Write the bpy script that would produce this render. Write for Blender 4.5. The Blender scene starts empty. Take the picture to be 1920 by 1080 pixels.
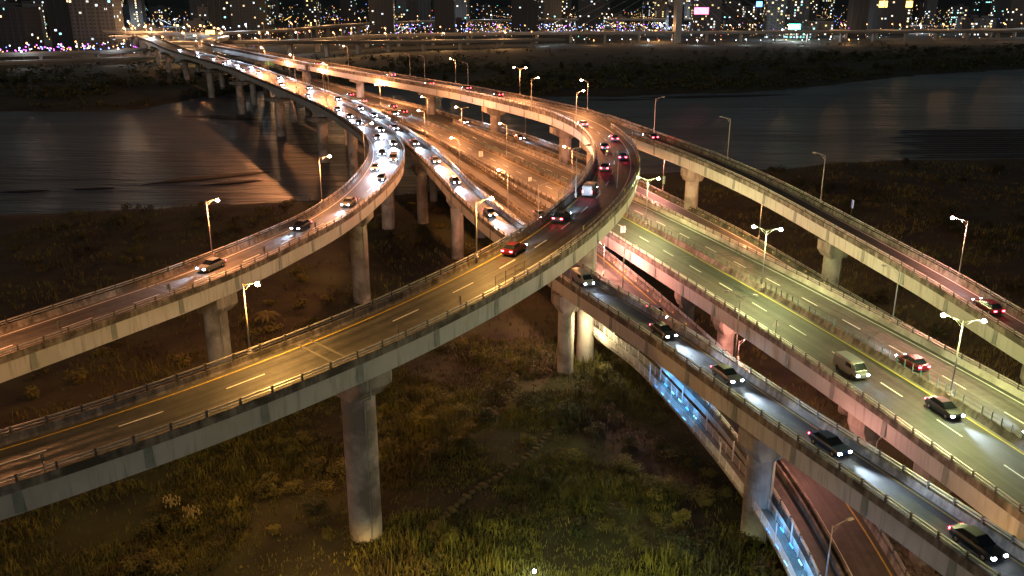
import bpy, math, random
from math import radians, sin, cos, pi, atan2, hypot, floor
from mathutils import Vector, Matrix, noise as mnoise

sc = bpy.context.scene
COL = sc.collection
random.seed(7)

# ------------------------------------------------------------------ camera
cam_d = bpy.data.cameras.new("camera")
cam_d.sensor_width = 36.0
cam_d.lens = 36.0 * 1650.0 / 1920.0
cam_d.clip_start = 0.5
cam_d.clip_end = 20000.0
cam = bpy.data.objects.new("camera", cam_d)
COL.objects.link(cam)
cam.location = (0, 0, 60.0)
cam.rotation_euler = (radians(90.0) - math.atan(550.0 / 1650.0), 0, 0)
sc.camera = cam

# ------------------------------------------------------------------ night sky and added frontal light
SUN_EL, SUN_ROT = radians(16.0), radians(188.0)   # low light added behind the camera to brighten girders and piers
w = bpy.data.worlds.new("World")
sc.world = w
w.use_nodes = True
wn = w.node_tree
bg = wn.nodes["Background"]
sky = wn.nodes.new("ShaderNodeTexSky")
sky.sky_type = 'NISHITA'
sky.sun_disc = False
sky.sun_elevation = SUN_EL
sky.sun_rotation = SUN_ROT
sky.air_density = 1.5
sky.dust_density = 1.0
wn.links.new(sky.outputs[0], bg.inputs[0])
bg.inputs[1].default_value = 0.013
sun_d = bpy.data.lights.new("sun", 'SUN')
sun_d.energy = 0.25
sun_d.angle = radians(12)
sun_d.color = (1.0, 0.98, 0.93)
sun = bpy.data.objects.new("sun", sun_d)
COL.objects.link(sun)
sun.rotation_euler = (radians(90) - SUN_EL, 0, radians(-8.0))

vs = sc.view_settings
vs.view_transform = 'Standard'
vs.look = 'None'
vs.exposure = 0.0
vs.gamma = 1.0
vs.use_curve_mapping = False
sc.cycles.use_denoising = True
sc.cycles.max_bounces = 4
sc.cycles.diffuse_bounces = 2
sc.cycles.glossy_bounces = 2
sc.cycles.transmission_bounces = 2
sc.cycles.sample_clamp_indirect = 4.0
sc.cycles.caustics_reflective = False
sc.cycles.caustics_refractive = False
sc.cycles.use_light_tree = True

# ------------------------------------------------------------------ materials
MATS = {}


def new_mat(name):
    m = bpy.data.materials.new(name)
    m.use_nodes = True
    MATS[name] = m
    nt = m.node_tree
    return m, nt, nt.nodes["Principled BSDF"]


def node(nt, kind, **kw):
    n = nt.nodes.new(kind)
    for k, v in kw.items():
        n.inputs[k].default_value = v
    return n


def noise_mat(name, c1, c2, scale=1.0, rough=0.8, bump=0.0, bscale=8.0, metal=0.0, c3=None, s3=0.15,
              stretch=(1, 1, 1), lo=0.35, hi=0.65, world=True, spec=0.5):
    m, nt, b = new_mat(name)
    if world:
        geo = nt.nodes.new("ShaderNodeNewGeometry")
        vec = geo.outputs["Position"]
    else:
        tc = nt.nodes.new("ShaderNodeTexCoord")
        vec = tc.outputs["Object"]
    mp = nt.nodes.new("ShaderNodeMapping")
    mp.inputs["Scale"].default_value = stretch
    nt.links.new(vec, mp.inputs[0])
    n1 = node(nt, "ShaderNodeTexNoise", Scale=scale, Detail=6.0, Roughness=0.6)
    nt.links.new(mp.outputs[0], n1.inputs["Vector"])
    r = nt.nodes.new("ShaderNodeValToRGB")
    r.color_ramp.elements[0].position = lo
    r.color_ramp.elements[1].position = hi
    r.color_ramp.elements[0].color = (*c1, 1)
    r.color_ramp.elements[1].color = (*c2, 1)
    nt.links.new(n1.outputs[0], r.inputs[0])
    out = r.outputs[0]
    if c3 is not None:
        n3 = node(nt, "ShaderNodeTexNoise", Scale=s3, Detail=4.0, Roughness=0.6)
        nt.links.new(vec, n3.inputs["Vector"])
        r3 = nt.nodes.new("ShaderNodeValToRGB")
        r3.color_ramp.elements[0].position = 0.48
        r3.color_ramp.elements[1].position = 0.62
        nt.links.new(n3.outputs[0], r3.inputs[0])
        mx = nt.nodes.new("ShaderNodeMixRGB")
        mx.inputs[2].default_value = (*c3, 1)
        nt.links.new(r3.outputs[0], mx.inputs[0])
        nt.links.new(out, mx.inputs[1])
        out = mx.outputs[0]
    nt.links.new(out, b.inputs["Base Color"])
    b.inputs["Roughness"].default_value = rough
    b.inputs["Metallic"].default_value = metal
    b.inputs["Specular IOR Level"].default_value = spec
    if bump > 0:
        nb = node(nt, "ShaderNodeTexNoise", Scale=bscale, Detail=5.0)
        nt.links.new(vec, nb.inputs["Vector"])
        bp = nt.nodes.new("ShaderNodeBump")
        bp.inputs["Strength"].default_value = bump
        bp.inputs["Distance"].default_value = 0.1
        nt.links.new(nb.outputs[0], bp.inputs["Height"])
        nt.links.new(bp.outputs[0], b.inputs["Normal"])
    return m


def emit_mat(name, col, strength):
    m, nt, b = new_mat(name)
    b.inputs["Base Color"].default_value = (*col, 1)
    b.inputs["Emission Color"].default_value = (*col, 1)
    b.inputs["Emission Strength"].default_value = strength
    m.cycles.emission_sampling = 'NONE'      # the lamps carry their own light objects
    return m


def asphalt_mat(name, dark, light, patch):
    m = noise_mat(name, dark, light, 0.9, 0.60, 0.25, 30.0, c3=patch, s3=0.11)
    nt = m.node_tree
    b = nt.nodes["Principled BSDF"]
    src = b.inputs["Base Color"].links[0].from_socket
    uv = nt.nodes.new("ShaderNodeUVMap")
    mp = nt.nodes.new("ShaderNodeMapping")
    mp.inputs["Scale"].default_value = (1.15, 0.018, 1)
    nt.links.new(uv.outputs[0], mp.inputs[0])
    n = node(nt, "ShaderNodeTexNoise", Scale=1.0, Detail=5.0, Roughness=0.65)
    nt.links.new(mp.outputs[0], n.inputs["Vector"])
    r = nt.nodes.new("ShaderNodeValToRGB")
    r.color_ramp.elements[0].position = 0.36
    r.color_ramp.elements[1].position = 0.66
    r.color_ramp.elements[0].color = (0.42, 0.42, 0.42, 1)
    r.color_ramp.elements[1].color = (1.35, 1.35, 1.35, 1)
    nt.links.new(n.outputs[0], r.inputs[0])
    mx = nt.nodes.new("ShaderNodeMixRGB")
    mx.blend_type = 'MULTIPLY'
    mx.inputs[0].default_value = 1.0
    nt.links.new(src, mx.inputs[1])
    nt.links.new(r.outputs[0], mx.inputs[2])
    nt.links.new(mx.outputs[0], b.inputs["Base Color"])
    return m


asphalt_mat("asphalt", (0.050, 0.047, 0.042), (0.082, 0.077, 0.069), (0.040, 0.038, 0.035))
asphalt_mat("asphalt_worn", (0.075, 0.072, 0.062), (0.12, 0.115, 0.10), (0.06, 0.058, 0.05))
asphalt_mat("asphalt_dark", (0.026, 0.027, 0.023), (0.044, 0.045, 0.038), (0.05, 0.05, 0.042))
noise_mat("concrete", (0.20, 0.185, 0.16), (0.36, 0.335, 0.30), 0.35, 0.85, 0.3, 6.0, c3=(0.15, 0.135, 0.115), s3=0.22, stretch=(1, 1, 0.35))
noise_mat("pier_concrete", (0.27, 0.245, 0.22), (0.41, 0.375, 0.345), 0.45, 0.88, 0.3, 5.0, c3=(0.17, 0.15, 0.13), s3=0.20, stretch=(1, 1, 0.5))
noise_mat("stained_concrete", (0.04, 0.033, 0.026), (0.26, 0.225, 0.19), 1.4, 0.9, 0.3, 6.0, c3=(0.05, 0.042, 0.03), s3=0.3, stretch=(1, 1, 0.25), lo=0.3, hi=0.72)
noise_mat("cap_concrete", (0.15, 0.13, 0.11), (0.33, 0.30, 0.265), 0.6, 0.9, 0.3, 5.0, stretch=(1, 1, 0.4))
noise_mat("girder_paint", (0.22, 0.205, 0.18), (0.44, 0.435, 0.42), 1.8, 0.55, 0.0, stretch=(1, 1, 0.08), lo=0.25, hi=0.50, c3=(0.37, 0.36, 0.33), s3=0.12)
noise_mat("splice_paint", (0.17, 0.19, 0.175), (0.23, 0.25, 0.23), 0.8, 0.6)
noise_mat("galvanised_steel", (0.30, 0.29, 0.27), (0.45, 0.43, 0.40), 2.0, 0.45, metal=0.5)
noise_mat("post_steel", (0.05, 0.045, 0.04), (0.10, 0.09, 0.08), 3.0, 0.6, metal=0.3)
noise_mat("pole_paint", (0.26, 0.25, 0.23), (0.36, 0.345, 0.32), 1.5, 0.5, metal=0.2)
noise_mat("white_paint", (0.55, 0.54, 0.50), (0.82, 0.81, 0.77), 5.0, 0.6)
noise_mat("yellow_paint", (0.34, 0.23, 0.025), (0.62, 0.44, 0.05), 5.0, 0.6)
noise_mat("joint_concrete", (0.085, 0.08, 0.07), (0.12, 0.115, 0.10), 2.0, 0.8)
noise_mat("slat_green", (0.05, 0.09, 0.07), (0.10, 0.17, 0.13), 2.0, 0.5)
noise_mat("sign_back", (0.10, 0.095, 0.09), (0.17, 0.16, 0.15), 2.0, 0.6)
noise_mat("sign_white", (0.60, 0.58, 0.55), (0.75, 0.73, 0.70), 2.0, 0.5)
noise_mat("sign_red", (0.45, 0.05, 0.04), (0.55, 0.07, 0.05), 2.0, 0.5)
noise_mat("sign_green", (0.01, 0.16, 0.08), (0.015, 0.22, 0.11), 2.0, 0.5)
noise_mat("sign_yellow", (0.70, 0.45, 0.02), (0.80, 0.55, 0.03), 2.0, 0.5)
noise_mat("black_paint", (0.012, 0.012, 0.012), (0.02, 0.02, 0.02), 2.0, 0.5)
noise_mat("mud", (0.010, 0.008, 0.006), (0.022, 0.018, 0.013), 0.05, 0.75, 0.5, 0.8, stretch=(0.4, 1, 1))
noise_mat("foliage", (0.020, 0.024, 0.005), (0.185, 0.165, 0.022), 0.35, 0.75, lo=0.3, hi=0.7, c3=(0.030, 0.021, 0.008), s3=0.05)
noise_mat("foliage_dark", (0.012, 0.018, 0.004), (0.042, 0.048, 0.010), 0.5, 0.75)
noise_mat("dry_reed", (0.13, 0.10, 0.045), (0.24, 0.19, 0.09), 1.0, 0.8)
noise_mat("bark", (0.05, 0.035, 0.022), (0.09, 0.065, 0.04), 3.0, 0.9)
noise_mat("flower_heads", (0.35, 0.25, 0.08), (0.50, 0.40, 0.14), 3.0, 0.8)
noise_mat("stone_block", (0.10, 0.085, 0.07), (0.21, 0.18, 0.15), 1.3, 0.9, 0.4, 5.0)
noise_mat("dirt", (0.040, 0.032, 0.013), (0.085, 0.068, 0.028), 0.8, 0.9, 0.4, 3.0)
noise_mat("hill", (0.012, 0.016, 0.014), (0.025, 0.03, 0.026), 0.01, 0.9)
noise_mat("tyre_rubber", (0.012, 0.012, 0.012), (0.02, 0.02, 0.02), 4.0, 0.8)
noise_mat("glass_dark", (0.01, 0.012, 0.014), (0.015, 0.017, 0.02), 1.0, 0.08)
noise_mat("far_concrete", (0.20, 0.185, 0.165), (0.28, 0.26, 0.235), 0.05, 0.9)
noise_mat("far_wall", (0.03, 0.033, 0.04), (0.06, 0.063, 0.07), 0.03, 0.9)
for cn, cc in (("car_white", (0.10, 0.105, 0.11)), ("car_silver", (0.20, 0.20, 0.21)), ("car_black", (0.016, 0.016, 0.018)),
               ("car_red", (0.10, 0.008, 0.01)), ("car_blue", (0.012, 0.03, 0.09)), ("car_yellow", (0.70, 0.42, 0.02))):
    noise_mat(cn, tuple(v * 0.92 for v in cc), cc, 1.0, 0.28, spec=0.6)

# ground: dark earth with olive weeds
gm = noise_mat("ground_earth", (0.014, 0.011, 0.006), (0.036, 0.030, 0.012), 0.12, 0.95, 0.9, 1.2, c3=(0.038, 0.043, 0.012), s3=0.03)

# muddy river water: silty diffuse body with a rippled gloss
m, nt, b = new_mat("river_water")
b.inputs["Base Color"].default_value = (0.068, 0.072, 0.080, 1)
b.inputs["IOR"].default_value = 1.33
geo = nt.nodes.new("ShaderNodeNewGeometry")


def wave(scale, stretch, rot, detail=5.0):
    mp = nt.nodes.new("ShaderNodeMapping")
    mp.inputs["Scale"].default_value = stretch
    mp.inputs["Rotation"].default_value = (0, 0, radians(rot))
    nt.links.new(geo.outputs["Position"], mp.inputs[0])
    n = node(nt, "ShaderNodeTexNoise", Scale=scale, Detail=detail, Roughness=0.62)
    nt.links.new(mp.outputs[0], n.inputs["Vector"])
    return n.outputs[0]


w1 = wave(0.50, (0.30, 1.0, 1.0), 12)
w2 = wave(0.10, (0.22, 1.0, 1.0), 8, 4.0)
w3 = wave(0.022, (0.30, 1.0, 1.0), -6, 4.0)
rr = nt.nodes.new("ShaderNodeMapRange")
rr.inputs[1].default_value, rr.inputs[2].default_value = 0.38, 0.64
rr.inputs[3].default_value, rr.inputs[4].default_value = 0.33, 0.44
nt.links.new(w3, rr.inputs[0])
nt.links.new(rr.outputs[0], b.inputs["Roughness"])
b1 = nt.nodes.new("ShaderNodeBump")
b1.inputs["Strength"].default_value = 1.0
b1.inputs["Distance"].default_value = 2.4
nt.links.new(w2, b1.inputs["Height"])
b2 = nt.nodes.new("ShaderNodeBump")
b2.inputs["Strength"].default_value = 1.0
b2.inputs["Distance"].default_value = 0.5
nt.links.new(w1, b2.inputs["Height"])
nt.links.new(b1.outputs[0], b2.inputs["Normal"])
nt.links.new(b2.outputs[0], b.inputs["Normal"])

# lamps and lights that glow
emit_mat("sodium_bulb", (1.0, 0.58, 0.36), 120.0)
emit_mat("amber_bulb", (1.0, 0.66, 0.34), 120.0)
emit_mat("pink_bulb", (1.0, 0.55, 0.45), 90.0)
emit_mat("white_bulb", (0.92, 1.0, 0.82), 90.0)
emit_mat("far_bulb_warm", (1.0, 0.46, 0.17), 5.0)
emit_mat("far_bulb_white", (0.75, 0.87, 1.0), 4.0)
emit_mat("far_bulb_blue", (0.12, 0.22, 1.0), 9.0)
emit_mat("far_bulb_magenta", (0.75, 0.12, 1.0), 7.0)
emit_mat("far_bulb_red", (1.0, 0.08, 0.05), 7.0)
emit_mat("far_bulb_green", (0.15, 1.0, 0.65), 6.0)
emit_mat("headlight_glow", (0.80, 0.88, 1.0), 70.0)
emit_mat("taillight_glow", (1.0, 0.03, 0.05), 60.0)
emit_mat("blue_led", (0.04, 0.30, 1.0), 4.0)
emit_mat("cyan_led", (0.20, 0.60, 1.0), 4.0)
emit_mat("neon_pink", (1.0, 0.12, 0.25), 7.0)
emit_mat("neon_green", (0.10, 1.0, 0.75), 9.0)
emit_mat("neon_white", (0.85, 0.95, 1.0), 8.0)
emit_mat("neon_blue", (0.08, 0.35, 1.0), 8.0)
emit_mat("neon_amber", (1.0, 0.65, 0.15), 4.0)
emit_mat("panel_lit", (0.35, 0.5, 1.0), 0.12)
emit_mat("reflector_amber", (1.0, 0.45, 0.02), 0.0)
unlit, unt, ub = new_mat("lamp_glass_unlit")
ub.inputs["Base Color"].default_value = (0.30, 0.29, 0.27, 1)
ub.inputs["Roughness"].default_value = 0.2


def window_mat(name, wall1, wall2, density, cols, cell=(4.6, 3.9), strength=2.6, column=0.0):
    """far facades: a grid of panes, some lit, chosen cell by cell"""
    m, nt, b = new_mat(name)
    tc = nt.nodes.new("ShaderNodeTexCoord")
    oi = nt.nodes.new("ShaderNodeObjectInfo")
    sep = nt.nodes.new("ShaderNodeSeparateXYZ")
    nt.links.new(tc.outputs["Object"], sep.inputs[0])

    def mth(op, a, bb=None):
        n = nt.nodes.new("ShaderNodeMath")
        n.operation = op
        for i, v in enumerate((a, bb)):
            if v is None:
                continue
            if isinstance(v, (int, float)):
                n.inputs[i].default_value = v
            else:
                nt.links.new(v, n.inputs[i])
        return n.outputs[0]
    u = mth('DIVIDE', mth('ADD', sep.outputs[0], sep.outputs[1]), cell[0])
    v = mth('DIVIDE', sep.outputs[2], cell[1])
    fu, fv = mth('FLOOR', u), mth('FLOOR', v)
    cu, cv = mth('FRACT', u), mth('FRACT', v)
    comb = nt.nodes.new("ShaderNodeCombineXYZ")
    nt.links.new(fu, comb.inputs[0])
    nt.links.new(fv, comb.inputs[1])
    nt.links.new(mth('MULTIPLY', oi.outputs["Random"], 97.0), comb.inputs[2])
    wnz = nt.nodes.new("ShaderNodeTexWhiteNoise")
    nt.links.new(comb.outputs[0], wnz.inputs["Vector"])
    cc = nt.nodes.new("ShaderNodeCombineXYZ")
    nt.links.new(fu, cc.inputs[0])
    nt.links.new(mth('MULTIPLY', oi.outputs["Random"], 31.0), cc.inputs[1])
    wcol = nt.nodes.new("ShaderNodeTexWhiteNoise")
    nt.links.new(cc.outputs[0], wcol.inputs["Vector"])
    dens = mth('ADD', density, mth('MULTIPLY', mth('LESS_THAN', wcol.outputs["Value"], column), 0.6))
    lit = mth('LESS_THAN', wnz.outputs["Value"], dens)
    pane = mth('MULTIPLY', mth('MULTIPLY', mth('GREATER_THAN', cu, 0.22), mth('LESS_THAN', cu, 0.78)),
               mth('MULTIPLY', mth('GREATER_THAN', cv, 0.28), mth('LESS_THAN', cv, 0.80)))
    onoff = mth('MULTIPLY', lit, pane)
    ramp = nt.nodes.new("ShaderNodeValToRGB")
    ramp.color_ramp.interpolation = 'CONSTANT'
    els = ramp.color_ramp.elements
    els[0].color = (*cols[0], 1)
    els[1].position = 1.0 / len(cols)
    els[1].color = (*cols[1], 1)
    for i in range(2, len(cols)):
        e = els.new(i / len(cols))
        e.color = (*cols[i], 1)
    sepc = nt.nodes.new("ShaderNodeSeparateColor")
    nt.links.new(wnz.outputs["Color"], sepc.inputs[0])
    nt.links.new(sepc.outputs[1], ramp.inputs[0])
    nt.links.new(ramp.outputs[0], b.inputs["Emission Color"])
    es = mth('MULTIPLY', onoff, mth('MULTIPLY', mth('ADD', sepc.outputs[2], 0.25), strength))
    nt.links.new(es, b.inputs["Emission Strength"])
    r2 = nt.nodes.new("ShaderNodeValToRGB")
    r2.color_ramp.elements[0].color = (*wall1, 1)
    r2.color_ramp.elements[1].color = (*wall2, 1)
    nt.links.new(oi.outputs["Random"], r2.inputs[0])
    mx = nt.nodes.new("ShaderNodeMixRGB")
    nt.links.new(pane, mx.inputs[0])
    nt.links.new(r2.outputs[0], mx.inputs[1])
    mx.inputs[2].default_value = (0.02, 0.025, 0.03, 1)
    nt.links.new(mx.outputs[0], b.inputs["Base Color"])
    b.inputs["Roughness"].default_value = 0.8
    m.cycles.emission_sampling = 'NONE'
    return m


WARM, WHITE, COOL, CYAN = (1.0, 0.72, 0.38), (1.0, 0.93, 0.80), (0.75, 0.9, 1.0), (0.35, 0.95, 0.85)
window_mat("facade_sparse", (0.025, 0.030, 0.035), (0.060, 0.060, 0.062), 0.07, [COOL, WHITE, CYAN, WARM])
window_mat("facade_mixed", (0.030, 0.030, 0.035), (0.070, 0.065, 0.062), 0.16, [WARM, WHITE, COOL, (1.0, 0.82, 0.25)])
window_mat("facade_busy", (0.035, 0.035, 0.037), (0.065, 0.062, 0.060), 0.30, [WHITE, WARM, CYAN, COOL])
window_mat("facade_columns", (0.025, 0.025, 0.028), (0.050, 0.048, 0.045), 0.04, [WARM, WHITE, WHITE, (1.0, 0.85, 0.4)], column=0.14)
window_mat("facade_dark", (0.015, 0.018, 0.022), (0.035, 0.035, 0.040), 0.025, [COOL, CYAN, WHITE, WARM])

# ------------------------------------------------------------------ mesh helpers


class MB:
    def __init__(s):
        s.v, s.f, s.mi = [], [], []
        s.uv = {}

    def quad(s, a, b, c, d, mi=0):
        i = len(s.v)
        s.v += [a, b, c, d]
        s.f.append((i, i + 1, i + 2, i + 3))
        s.mi.append(mi)

    def tri(s, a, b, c, mi=0):
        i = len(s.v)
        s.v += [a, b, c]
        s.f.append((i, i + 1, i + 2))
        s.mi.append(mi)

    def box(s, cx, cy, cz, sx, sy, sz, rot=0.0, mi=0, tx=1.0, ty=1.0):
        """box centred at (cx,cy,cz); the top may be scaled by tx,ty"""
        i = len(s.v)
        c_, s_ = cos(rot), sin(rot)
        for dz, kx, ky in ((-1, 1, 1), (1, tx, ty)):
            for dx, dy in ((-1, -1), (1, -1), (1, 1), (-1, 1)):
                x, y = dx * sx / 2 * kx, dy * sy / 2 * ky
                s.v.append((cx + x * c_ - y * s_, cy + x * s_ + y * c_, cz + dz * sz / 2))
        for q in ((0, 3, 2, 1), (4, 5, 6, 7), (0, 1, 5, 4), (1, 2, 6, 5), (2, 3, 7, 6), (3, 0, 4, 7)):
            s.f.append(tuple(i + k for k in q))
            s.mi.append(mi)

    def tube(s, pts, r0, r1=None, n=8, mi=0, cap=True):
        r1 = r0 if r1 is None else r1
        pts = [Vector(p) for p in pts]
        rings = []
        for k, p in enumerate(pts):
            t = (pts[min(k + 1, len(pts) - 1)] - pts[max(k - 1, 0)]).normalized()
            a = t.cross(Vector((0, 0, 1)))
            if a.length < 1e-3:
                a = Vector((1, 0, 0))
            a.normalize()
            bb = t.cross(a)
            r = r0 + (r1 - r0) * k / max(1, len(pts) - 1)
            ring = []
            for j in range(n):
                an = 2 * pi * j / n
                ring.append(len(s.v))
                s.v.append(tuple(p + a * (r * cos(an)) + bb * (r * sin(an))))
            rings.append(ring)
        for A_, B_ in zip(rings[:-1], rings[1:]):
            for j in range(n):
                s.f.append((A_[j], B_[j], B_[(j + 1) % n], A_[(j + 1) % n]))
                s.mi.append(mi)
        if cap:
            s.f.append(tuple(rings[0]))
            s.f.append(tuple(reversed(rings[-1])))
            s.mi += [mi, mi]

    def ball(s, c, r, n=8, m=5, mi=0, sz=1.0):
        i0 = len(s.v)
        for a in range(m + 1):
            th = pi * a / m
            for k in range(n):
                ph = 2 * pi * k / n
                s.v.append((c[0] + r * sin(th) * cos(ph), c[1] + r * sin(th) * sin(ph), c[2] + r * cos(th) * sz))
        for a in range(m):
            for k in range(n):
                s.f.append((i0 + a * n + k, i0 + (a + 1) * n + k, i0 + (a + 1) * n + (k + 1) % n, i0 + a * n + (k + 1) % n))
                s.mi.append(mi)

    def mesh(s, name, mats, smooth=False):
        me = bpy.data.meshes.new(name)
        me.from_pydata(s.v, [], s.f)
        mats = mats if isinstance(mats, (list, tuple)) else [mats]
        for mm in mats:
            me.materials.append(MATS[mm])
        if len(mats) > 1:
            me.polygons.foreach_set("material_index", s.mi)
        if smooth:
            me.polygons.foreach_set("use_smooth", [True] * len(me.polygons))
        if s.uv:
            lay = me.uv_layers.new(name="UVMap")
            for lp in me.loops:
                lay.data[lp.index].uv = s.uv.get(lp.vertex_index, (0, 0))
        me.update()
        return me

    def build(s, name, mats, parent=None, smooth=False, loc=None):
        o = bpy.data.objects.new(name, s.mesh(name, mats, smooth))
        COL.objects.link(o)
        if parent is not None:
            o.parent = parent
        if loc is not None:
            o.location = loc
        return o


def inst(name, me, parent, loc, rz=0.0, rot=None, scale=None):
    o = bpy.data.objects.new(name, me)
    COL.objects.link(o)
    if parent is not None:
        o.parent = parent
    o.location = loc
    o.rotation_euler = rot if rot is not None else (0, 0, rz)
    if scale:
        o.scale = scale
    return o


def empty(name, loc=(0, 0, 0), rz=0.0):
    o = bpy.data.objects.new(name, None)
    COL.objects.link(o)
    o.location = loc
    o.rotation_euler = (0, 0, rz)
    o.empty_display_size = 0.5
    return o


def tag(o, label=None, cat=None, group=None, kind=None):
    if label:
        o["label"] = label
    if cat:
        o["category"] = cat
    if group:
        o["group"] = group
    if kind:
        o["kind"] = kind
    return o


def copy_tree(o, parent=None):
    c = o.copy()
    COL.objects.link(c)
    c.parent = parent
    for ch in o.children:
        copy_tree(ch, c)
    return c


# ------------------------------------------------------------------ terrain and river
def interp(xs, x):
    if x <= xs[0][0]:
        return xs[0][1]
    for (a, b), (c, d) in zip(xs[:-1], xs[1:]):
        if x <= c:
            return b + (d - b) * (x - a) / (c - a)
    return xs[-1][1]


NEAR_SHORE = [(-600, 215), (-250, 238), (-149, 250), (-127, 253), (-106, 259), (-79, 266), (-60, 270), (-20, 285), (30, 305),
              (73, 322), (92, 320), (123, 332), (143, 338), (164, 340), (184, 342), (213, 344), (245, 346), (400, 352), (900, 380)]
FAR_SHORE = [(-900, 470), (-282, 489), (-223, 491), (-207, 503), (-195, 560), (-160, 610), (-104, 640), (-40, 600), (13, 566), (64, 564),
             (114, 583), (153, 587), (228, 640), (313, 714), (444, 784), (700, 860), (1500, 950)]


def shore_wob(x, y):
    return 4.0 * mnoise.noise(Vector((x * 0.045, y * 0.01, 3.1))) + 1.6 * mnoise.noise(Vector((x * 0.19, 1.7, 0.3)))


def ground_z(x, y):
    a = interp(NEAR_SHORE, x) + shore_wob(x, 0) - y          # >0: on the near bank
    b = y - interp(FAR_SHORE, x) - shore_wob(x, 50)          # >0: on the far bank
    d = max(a, b)
    if d < 0:
        z = -2.6 if d < -8 else -0.9 + d * 0.21
    else:
        z = -0.9 + 0.9 * min(1.0, d / 7.0)
        k = min(1.0, d / 15.0)
        z += k * (0.55 * mnoise.noise(Vector((x * 0.035, y * 0.035, 0))) + 0.25 * mnoise.noise(Vector((x * 0.13, y * 0.13, 5))))
        if b > 0:
            z += 1.2 * min(1.0, b / 60.0)
    return z


def grid_axis(segs):
    out = []
    for a, b, st in segs:
        n = max(1, int(round((b - a) / st)))
        out += [a + (b - a) * i / n for i in range(n)]
    out.append(segs[-1][1])
    return out


gx = grid_axis([(-6000, -1200, 600), (-1200, -350, 40), (-350, -130, 8), (-130, 110, 3), (110, 300, 7), (300, 1200, 40), (1200, 6000, 600)])
gy = grid_axis([(-400, 20, 60), (20, 240, 3), (240, 460, 4), (460, 800, 9), (800, 1400, 50), (1400, 7000, 700)])
g = MB()
for y in gy:
    for x in gx:
        g.v.append((x, y, ground_z(x, y)))
nx = len(gx)
for j in range(len(gy) - 1):
    for i in range(nx - 1):
        k = j * nx + i
        g.f.append((k, k + 1, k + nx + 1, k + nx))
        g.mi.append(0)
o = g.build("ground", "ground_earth", smooth=True)
tag(o, kind="structure")

wt = MB()
wt.quad((-1500, 150, -1.0), (1500, 150, -1.0), (1500, 1000, -1.0), (-1500, 1000, -1.0))
o = wt.build("river_water", "river_water")
tag(o, kind="structure")


def mud_bar(pts, zt, name="mud_bar"):
    """a low bar of silt with a rounded, ragged rim"""
    mb = MB()
    cx = sum(p[0] for p in pts) / len(pts)
    cy = sum(p[1] for p in pts) / len(pts)
    ring = []
    n = len(pts)
    for i in range(n):
        a, bq = pts[i], pts[(i + 1) % n]
        for t in (0, 0.25, 0.5, 0.75):
            x, y = a[0] + (bq[0] - a[0]) * t, a[1] + (bq[1] - a[1]) * t
            k = 1.0 + 0.16 * mnoise.noise(Vector((x * 0.21, y * 0.21, 2.2)))
            ring.append((cx + (x - cx) * k, cy + (y - cy) * k))
    m_ = len(ring)
    for sc_, z in ((1.0, -1.25), (0.8, zt - 0.06), (0.45, zt)):
        for x, y in ring:
            mb.v.append((cx + (x - cx) * sc_, cy + (y - cy) * sc_, z))
    mb.v.append((cx, cy, zt))
    for r in range(2):
        for i in range(m_):
            mb.f.append((r * m_ + i, r * m_ + (i + 1) % m_, (r + 1) * m_ + (i + 1) % m_, (r + 1) * m_ + i))
            mb.mi.append(0)
    for i in range(m_):
        mb.f.append((2 * m_ + i, 2 * m_ + (i + 1) % m_, 3 * m_))
        mb.mi.append(0)
    o = mb.build(name, "mud", smooth=True)
    tag(o, kind="structure")
    return o


mud_bar([(-127, 292), (-118, 304), (-108, 309), (-92, 317), (-84, 318), (-92, 310), (-104, 302), (-114, 296)], -0.66)
mud_bar([(-106, 291), (-98, 298), (-88, 303), (-84, 300), (-96, 293)], -0.66)
mud_bar([(-167, 281), (-158, 285), (-150, 284), (-158, 280)], -0.66)
mud_bar([(-146, 285), (-137, 289), (-131, 288), (-139, 285)], -0.66)
mud_bar([(-180, 470), (-160, 478), (-140, 470), (-128, 455), (-140, 452), (-160, 462)], -0.8)
for k in range(15):                       # rippled tidal flat off the right bank
    yy = 345 + k * 5.2
    x0 = 150 + 2.2 * k + 6 * sin(k * 1.7)
    ln = 90 + 22 * sin(k * 2.3)
    mud_bar([(x0, yy), (x0 + ln * .3, yy + 0.6), (x0 + ln * .7, yy + 1.4), (x0 + ln, yy + 2.2), (x0 + ln * .7, yy + 2.9), (x0 + ln * .3, yy + 2.0)], -0.66)
mud_bar([(70, 556), (100, 566), (150, 575), (190, 578), (150, 563), (105, 553)], -0.66)
mud_bar([(30, 545), (60, 550), (95, 548), (60, 542)], -0.66)


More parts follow.
